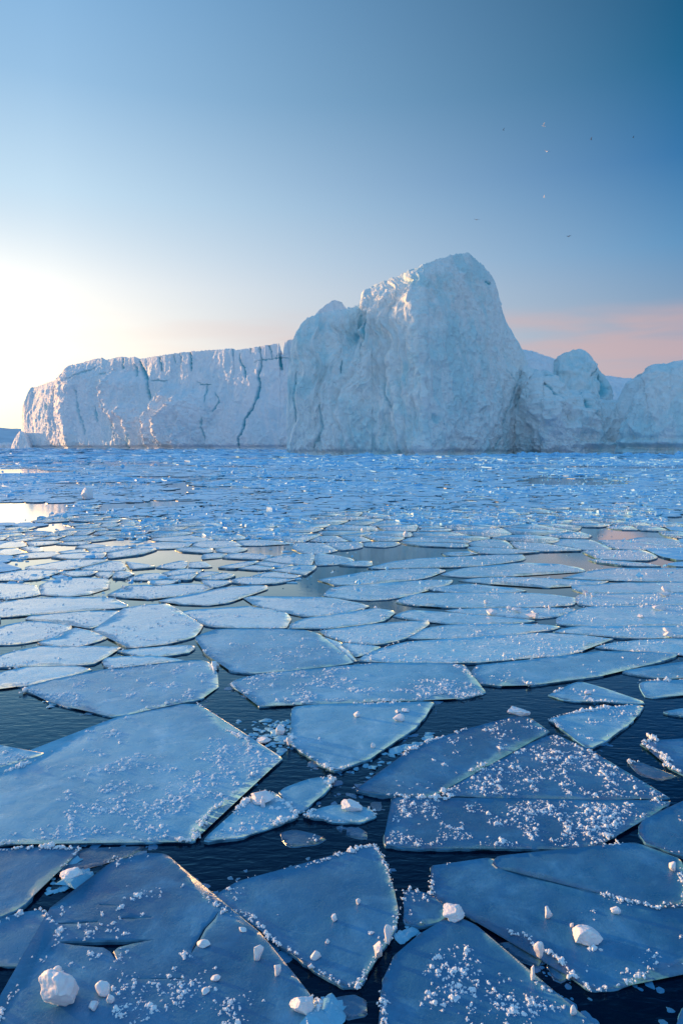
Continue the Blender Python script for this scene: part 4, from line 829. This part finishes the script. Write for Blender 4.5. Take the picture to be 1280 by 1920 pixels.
# (column, row of its foot, width and height in photograph pixels, label)
BL = [(1108, 1774, 46, 33, 'largest squarish snow block standing alone on the big bare floe'), (1028, 1722, 17, 16, 'small snow block left of the largest squarish block on the bare floe'), (1153, 1713, 20, 13, 'flattish snow block behind the largest squarish block'),
      (1262, 1634, 20, 16, 'round snow ball near the right corner of the smooth dark floe'), (1072, 1737, 8, 7, 'pea-sized snow crumb between two blocks on the bare floe'), (109, 1897, 68, 60, 'biggest snow boulder on the bottom-left floe'), (193, 1867, 30, 22, 'wedge of snow right of the biggest boulder'),
      (206, 1881, 13, 14, 'little snow nugget below the wedge near the biggest boulder'), (173, 1893, 23, 14, 'bluish shaded snow lump below the wedge near the biggest boulder'), (484, 1800, 24, 24, 'tall pinkish snow lump near the crack on the bottom-left floe'), (520, 1830, 15, 18, 'pear-shaped pinkish lump close to the black crack'),
      (404, 1840, 17, 10, 'flat pinkish lump in the middle of the bottom-left floe'), (386, 1863, 18, 8, 'low lump at the bottom of the bottom-left floe'), (381, 1777, 24, 9, 'elongated pinkish lump just right of the short curved crack'), (454, 1746, 16, 8, 'pale pebble of snow beside the frost drift of the bottom-left floe'),
      (106, 1825, 16, 14, 'bluish sunken lump above the biggest boulder'), (627, 1727, 12, 12, 'round snow pellet in the centre of the kite-shaped floe'), (592, 1798, 18, 16, 'blocky lump in the lower half of the kite-shaped floe'), (582, 1816, 14, 8, 'small lump on the rim of the kite-shaped floe'),
      (671, 1696, 11, 9, 'small lump in the upper half of the kite-shaped floe'), (614, 1769, 8, 7, 'tiny grain between the two lumps of the kite-shaped floe'), (695, 1751, 13, 6, 'flat grain near the right rim of the kite-shaped floe'), (747, 1353, 20, 14, 'biggest of three snow lumps clustered on the shield-shaped floe'),
      (762, 1335, 17, 8, 'right flat lump of the cluster on the shield-shaped floe'), (746, 1336, 14, 6, 'left flat lump of the cluster on the shield-shaped floe'), (698, 1402, 9, 8, 'lone lump on the lower part of the shield-shaped floe'), (1104, 1302, 13, 9, 'snow cube on the small triangular floe'),
      (999, 1838, 9, 26, 'upright shard of ice at the edge of the black channel'), (1012, 1797, 18, 22, 'crumbly knob of ice beside the black channel'), (1074, 1905, 14, 16, 'knob of snow on the rim of the triangular bottom floe'), (490, 1506, 42, 22, 'white snow heap crowning the leaf-shaped floe'),
      (492, 1514, 11, 15, 'small snow nugget under the white heap on the leaf-shaped floe'), (137, 1646, 36, 18, 'pale ice block floating in the slushy hollow'), (570, 1902, 38, 30, 'lit clump of ice hanging on the bottom tip beside the black water'), (660, 1522, 34, 12, 'low snow lump on the flat small floe in the channel'),
      (709, 1800, 24, 26, 'knobbly lit ice on the lower rim of the kite-shaped floe'), (727, 1768, 20, 24, 'lit ice knob halfway down the right rim of the kite-shaped floe'), (852, 1727, 40, 18, 'crumbly white mound on the tip of the triangular bottom floe'), (668, 1344, 14, 9, 'white crumb at the far corner of the shield-shaped floe'),
      (541, 1397, 10, 16, 'upright snow crumb at the left corner of the shield-shaped floe'), (492, 1392, 26, 11, 'rounded snow lump in the slush beside the shield-shaped floe'), (525, 1378, 20, 18, 'pale lump in the slush against the shield-shaped floe'), (970, 1343, 34, 8, 'pale snow tip on the wedge left of the diagonal crack'),
      (1097, 1115, 13, 11, 'snow cube near the left end of the cube-bearing floe'), (1111, 1118, 10, 6, 'flat cube beside the left snow cube of the cube-bearing floe'), (1249, 1108, 14, 10, 'snow cube furthest right on the cube-bearing floe'), (1250, 1118, 22, 7, 'flat snow slab under the furthest right cube'),
      (1251, 1185, 13, 10, 'upper of two stacked snow cubes by the right edge'), (1255, 1195, 20, 9, 'lower of two stacked snow cubes by the right edge'), (970, 1147, 20, 7, 'flat snow block on the slender cube-dotted floe'), (1002, 1151, 20, 8, 'snow block right of the flat one on the slender floe'), (1000, 1159, 26, 8, 'low snow slab in front of the blocks on the slender floe'),
      (953, 1142, 9, 7, 'tiny cube left of the flat snow block'), (912, 1131, 10, 7, 'lone cube on the floe under the long grey puddle'), (1098, 1116, 6, 4, 'crumb of snow by the cube-bearing floe'), (925, 1152, 24, 7, 'grey slab of snow left of the tiny cube'), (1030, 1142, 7, 9, 'little upright cube on the frayed floe'),
      (1242, 1144, 30, 7, 'flat block on the wide floe scattered with lumps'), (1202, 1157, 14, 6, 'small block on the wide floe scattered with lumps'), (163, 936, 20, 19, 'upright block of ice behind the bright water at left'), (760, 1006, 10, 8, 'white nugget above the dark reflecting pool'), (680, 997, 9, 7, 'white nugget on the floe behind the dark pool')]
for i, (bpx, bpy_, w, hh, label) in enumerate(BL):
    z = 0.026 if bpy_ > 1200 else 0.035; X, Y = ground(bpx, bpy_, z); X, Y = float(X), float(Y); sx = w / F * Y / 2 * (0.95 if w > 32 else 0.78); dep = 0.85; s_elev = math.atan2(EYE, Y)
    hz = max(0.012, (hh / F * Y * (1 if Y > 9 else 1.0) - 0.7 * sx * 2 * dep * math.sin(s_elev)) / math.cos(s_elev)) * 0.55; hz = max(hz, sx * 0.38)
    if 'slush' in label or 'sunken' in label: z = 0.01
    v, f = block(300 + i, sx * 1.08, sx * dep, hz, 0.6 if w > 16 else 0.2)
    o = link('snow_block', mesh_np('snow_block', v, [f], smooth=True), M_chunk, loc=(X, Y + sx * dep * 0.8, z - 0.006)); o.rotation_euler = (0, 0, 0); tag(o, label, 'snow block', 'loose blocks of snow on the floes')
# --- gulls
def gull(px, py, D, span, roll, flap, head, dark, label, i):
    r = np.random.default_rng(i); st = []
    # body: tapered spindle along local Y, wings: tapered strips with real thickness
    for k_, (yy, rr) in enumerate([(-.26, .006), (-.2, .03), (-.1, .05), (.02, .06), (.12, .05), (.18, .038), (.22, .036), (.26, .022), (.29, .008), (.32, .002)]):
        st.append(np.stack([rr * np.cos(np.linspace(0, 2 * np.pi, 9)[:-1]), np.full(8, yy), rr * np.sin(np.linspace(0, 2 * np.pi, 9)[:-1])], 1))
    V = np.concatenate(st); nS = len(st); Q = [[a * 8 + b, a * 8 + (b + 1) % 8, (a + 1) * 8 + (b + 1) % 8, (a + 1) * 8 + b] for a in range(nS - 1) for b in range(8)]
    for sgn in (-1, 1):
        k0 = len(V); W = []
        for u, ch, off in [(0.03, .10, 0), (.12, .10, .01), (.25, .09, .03), (.38, .075, .01), (.5, .045, -.04), (.6, .012, -.09)]:
            zz = flap * (u if u < .25 else .25 + (u - .25) * 0.35 * (1 if flap > 0 else 1.6)); x = sgn * u
            W += [(x, off + ch, zz), (x, off + ch * .2, zz + .012), (x, off - ch, zz - .002), (x, off + ch * .2, zz - .008)]
        V = np.concatenate([V, np.array(W)]); 
        for a in range(5):
            for b in range(4): Q.append([k0 + a * 4 + b, k0 + a * 4 + (b + 1) % 4, k0 + (a + 1) * 4 + (b + 1) % 4, k0 + (a + 1) * 4 + b])
    k0 = len(V); V = np.concatenate([V, [(-.02, -.2, .008), (.02, -.2, .008), (.06, -.36, .008), (-.06, -.36, .008), (-.02, -.2, -.004), (.02, -.2, -.004), (.06, -.36, -.002), (-.06, -.36, -.002)]])
    Q += [[k0, k0 + 1, k0 + 2, k0 + 3], [k0 + 7, k0 + 6, k0 + 5, k0 + 4], [k0 + 2, k0 + 1, k0 + 5, k0 + 6], [k0, k0 + 3, k0 + 7, k0 + 4], [k0 + 3, k0 + 2, k0 + 6, k0 + 7]]
    o = link('gull', mesh_np('gull', V * span / 1.2, [np.array(Q)], smooth=False), M_dark_feather if dark else M_feather, loc=((px - 640) / F * D, D, EYE + (HY - py) / F * D))
    o.rotation_euler = (R(roll), R(roll * .6), R(head)); tag(o, label, 'gull', 'gulls circling over the icebergs')
gull(1018, 236, 150, 1.5, 25, .8, 80, False, 'pale gull with raised wings, highest of all', 1)
gull(943, 244, 190, 1.1, 15, 1.0, 100, True, 'tiny dark gull just left of the highest pale gull', 2)
gull(1025, 284, 150, 1.6, 10, .3, 10, False, 'pale gull with spread wings gliding below the highest gull', 3)
gull(1107, 262, 170, 1.2, 20, 1.2, 75, True, 'dark gull second from the right edge', 4)
gull(1186, 258, 190, 1.1, 10, .9, 95, True, 'dark gull nearest to the right edge', 5)
gull(1019, 370, 180, 1.3, 30, .9, 60, False, 'pinkish gull halfway down the sky above the summit', 6)
gull(893, 412, 170, 1.6, 5, .25, 5, True, 'dark gull with level wings just above the summit', 7)
gull(1066, 443, 170, 1.5, -20, .3, 15, True, 'banking dark gull, lowest and right of the summit', 8)
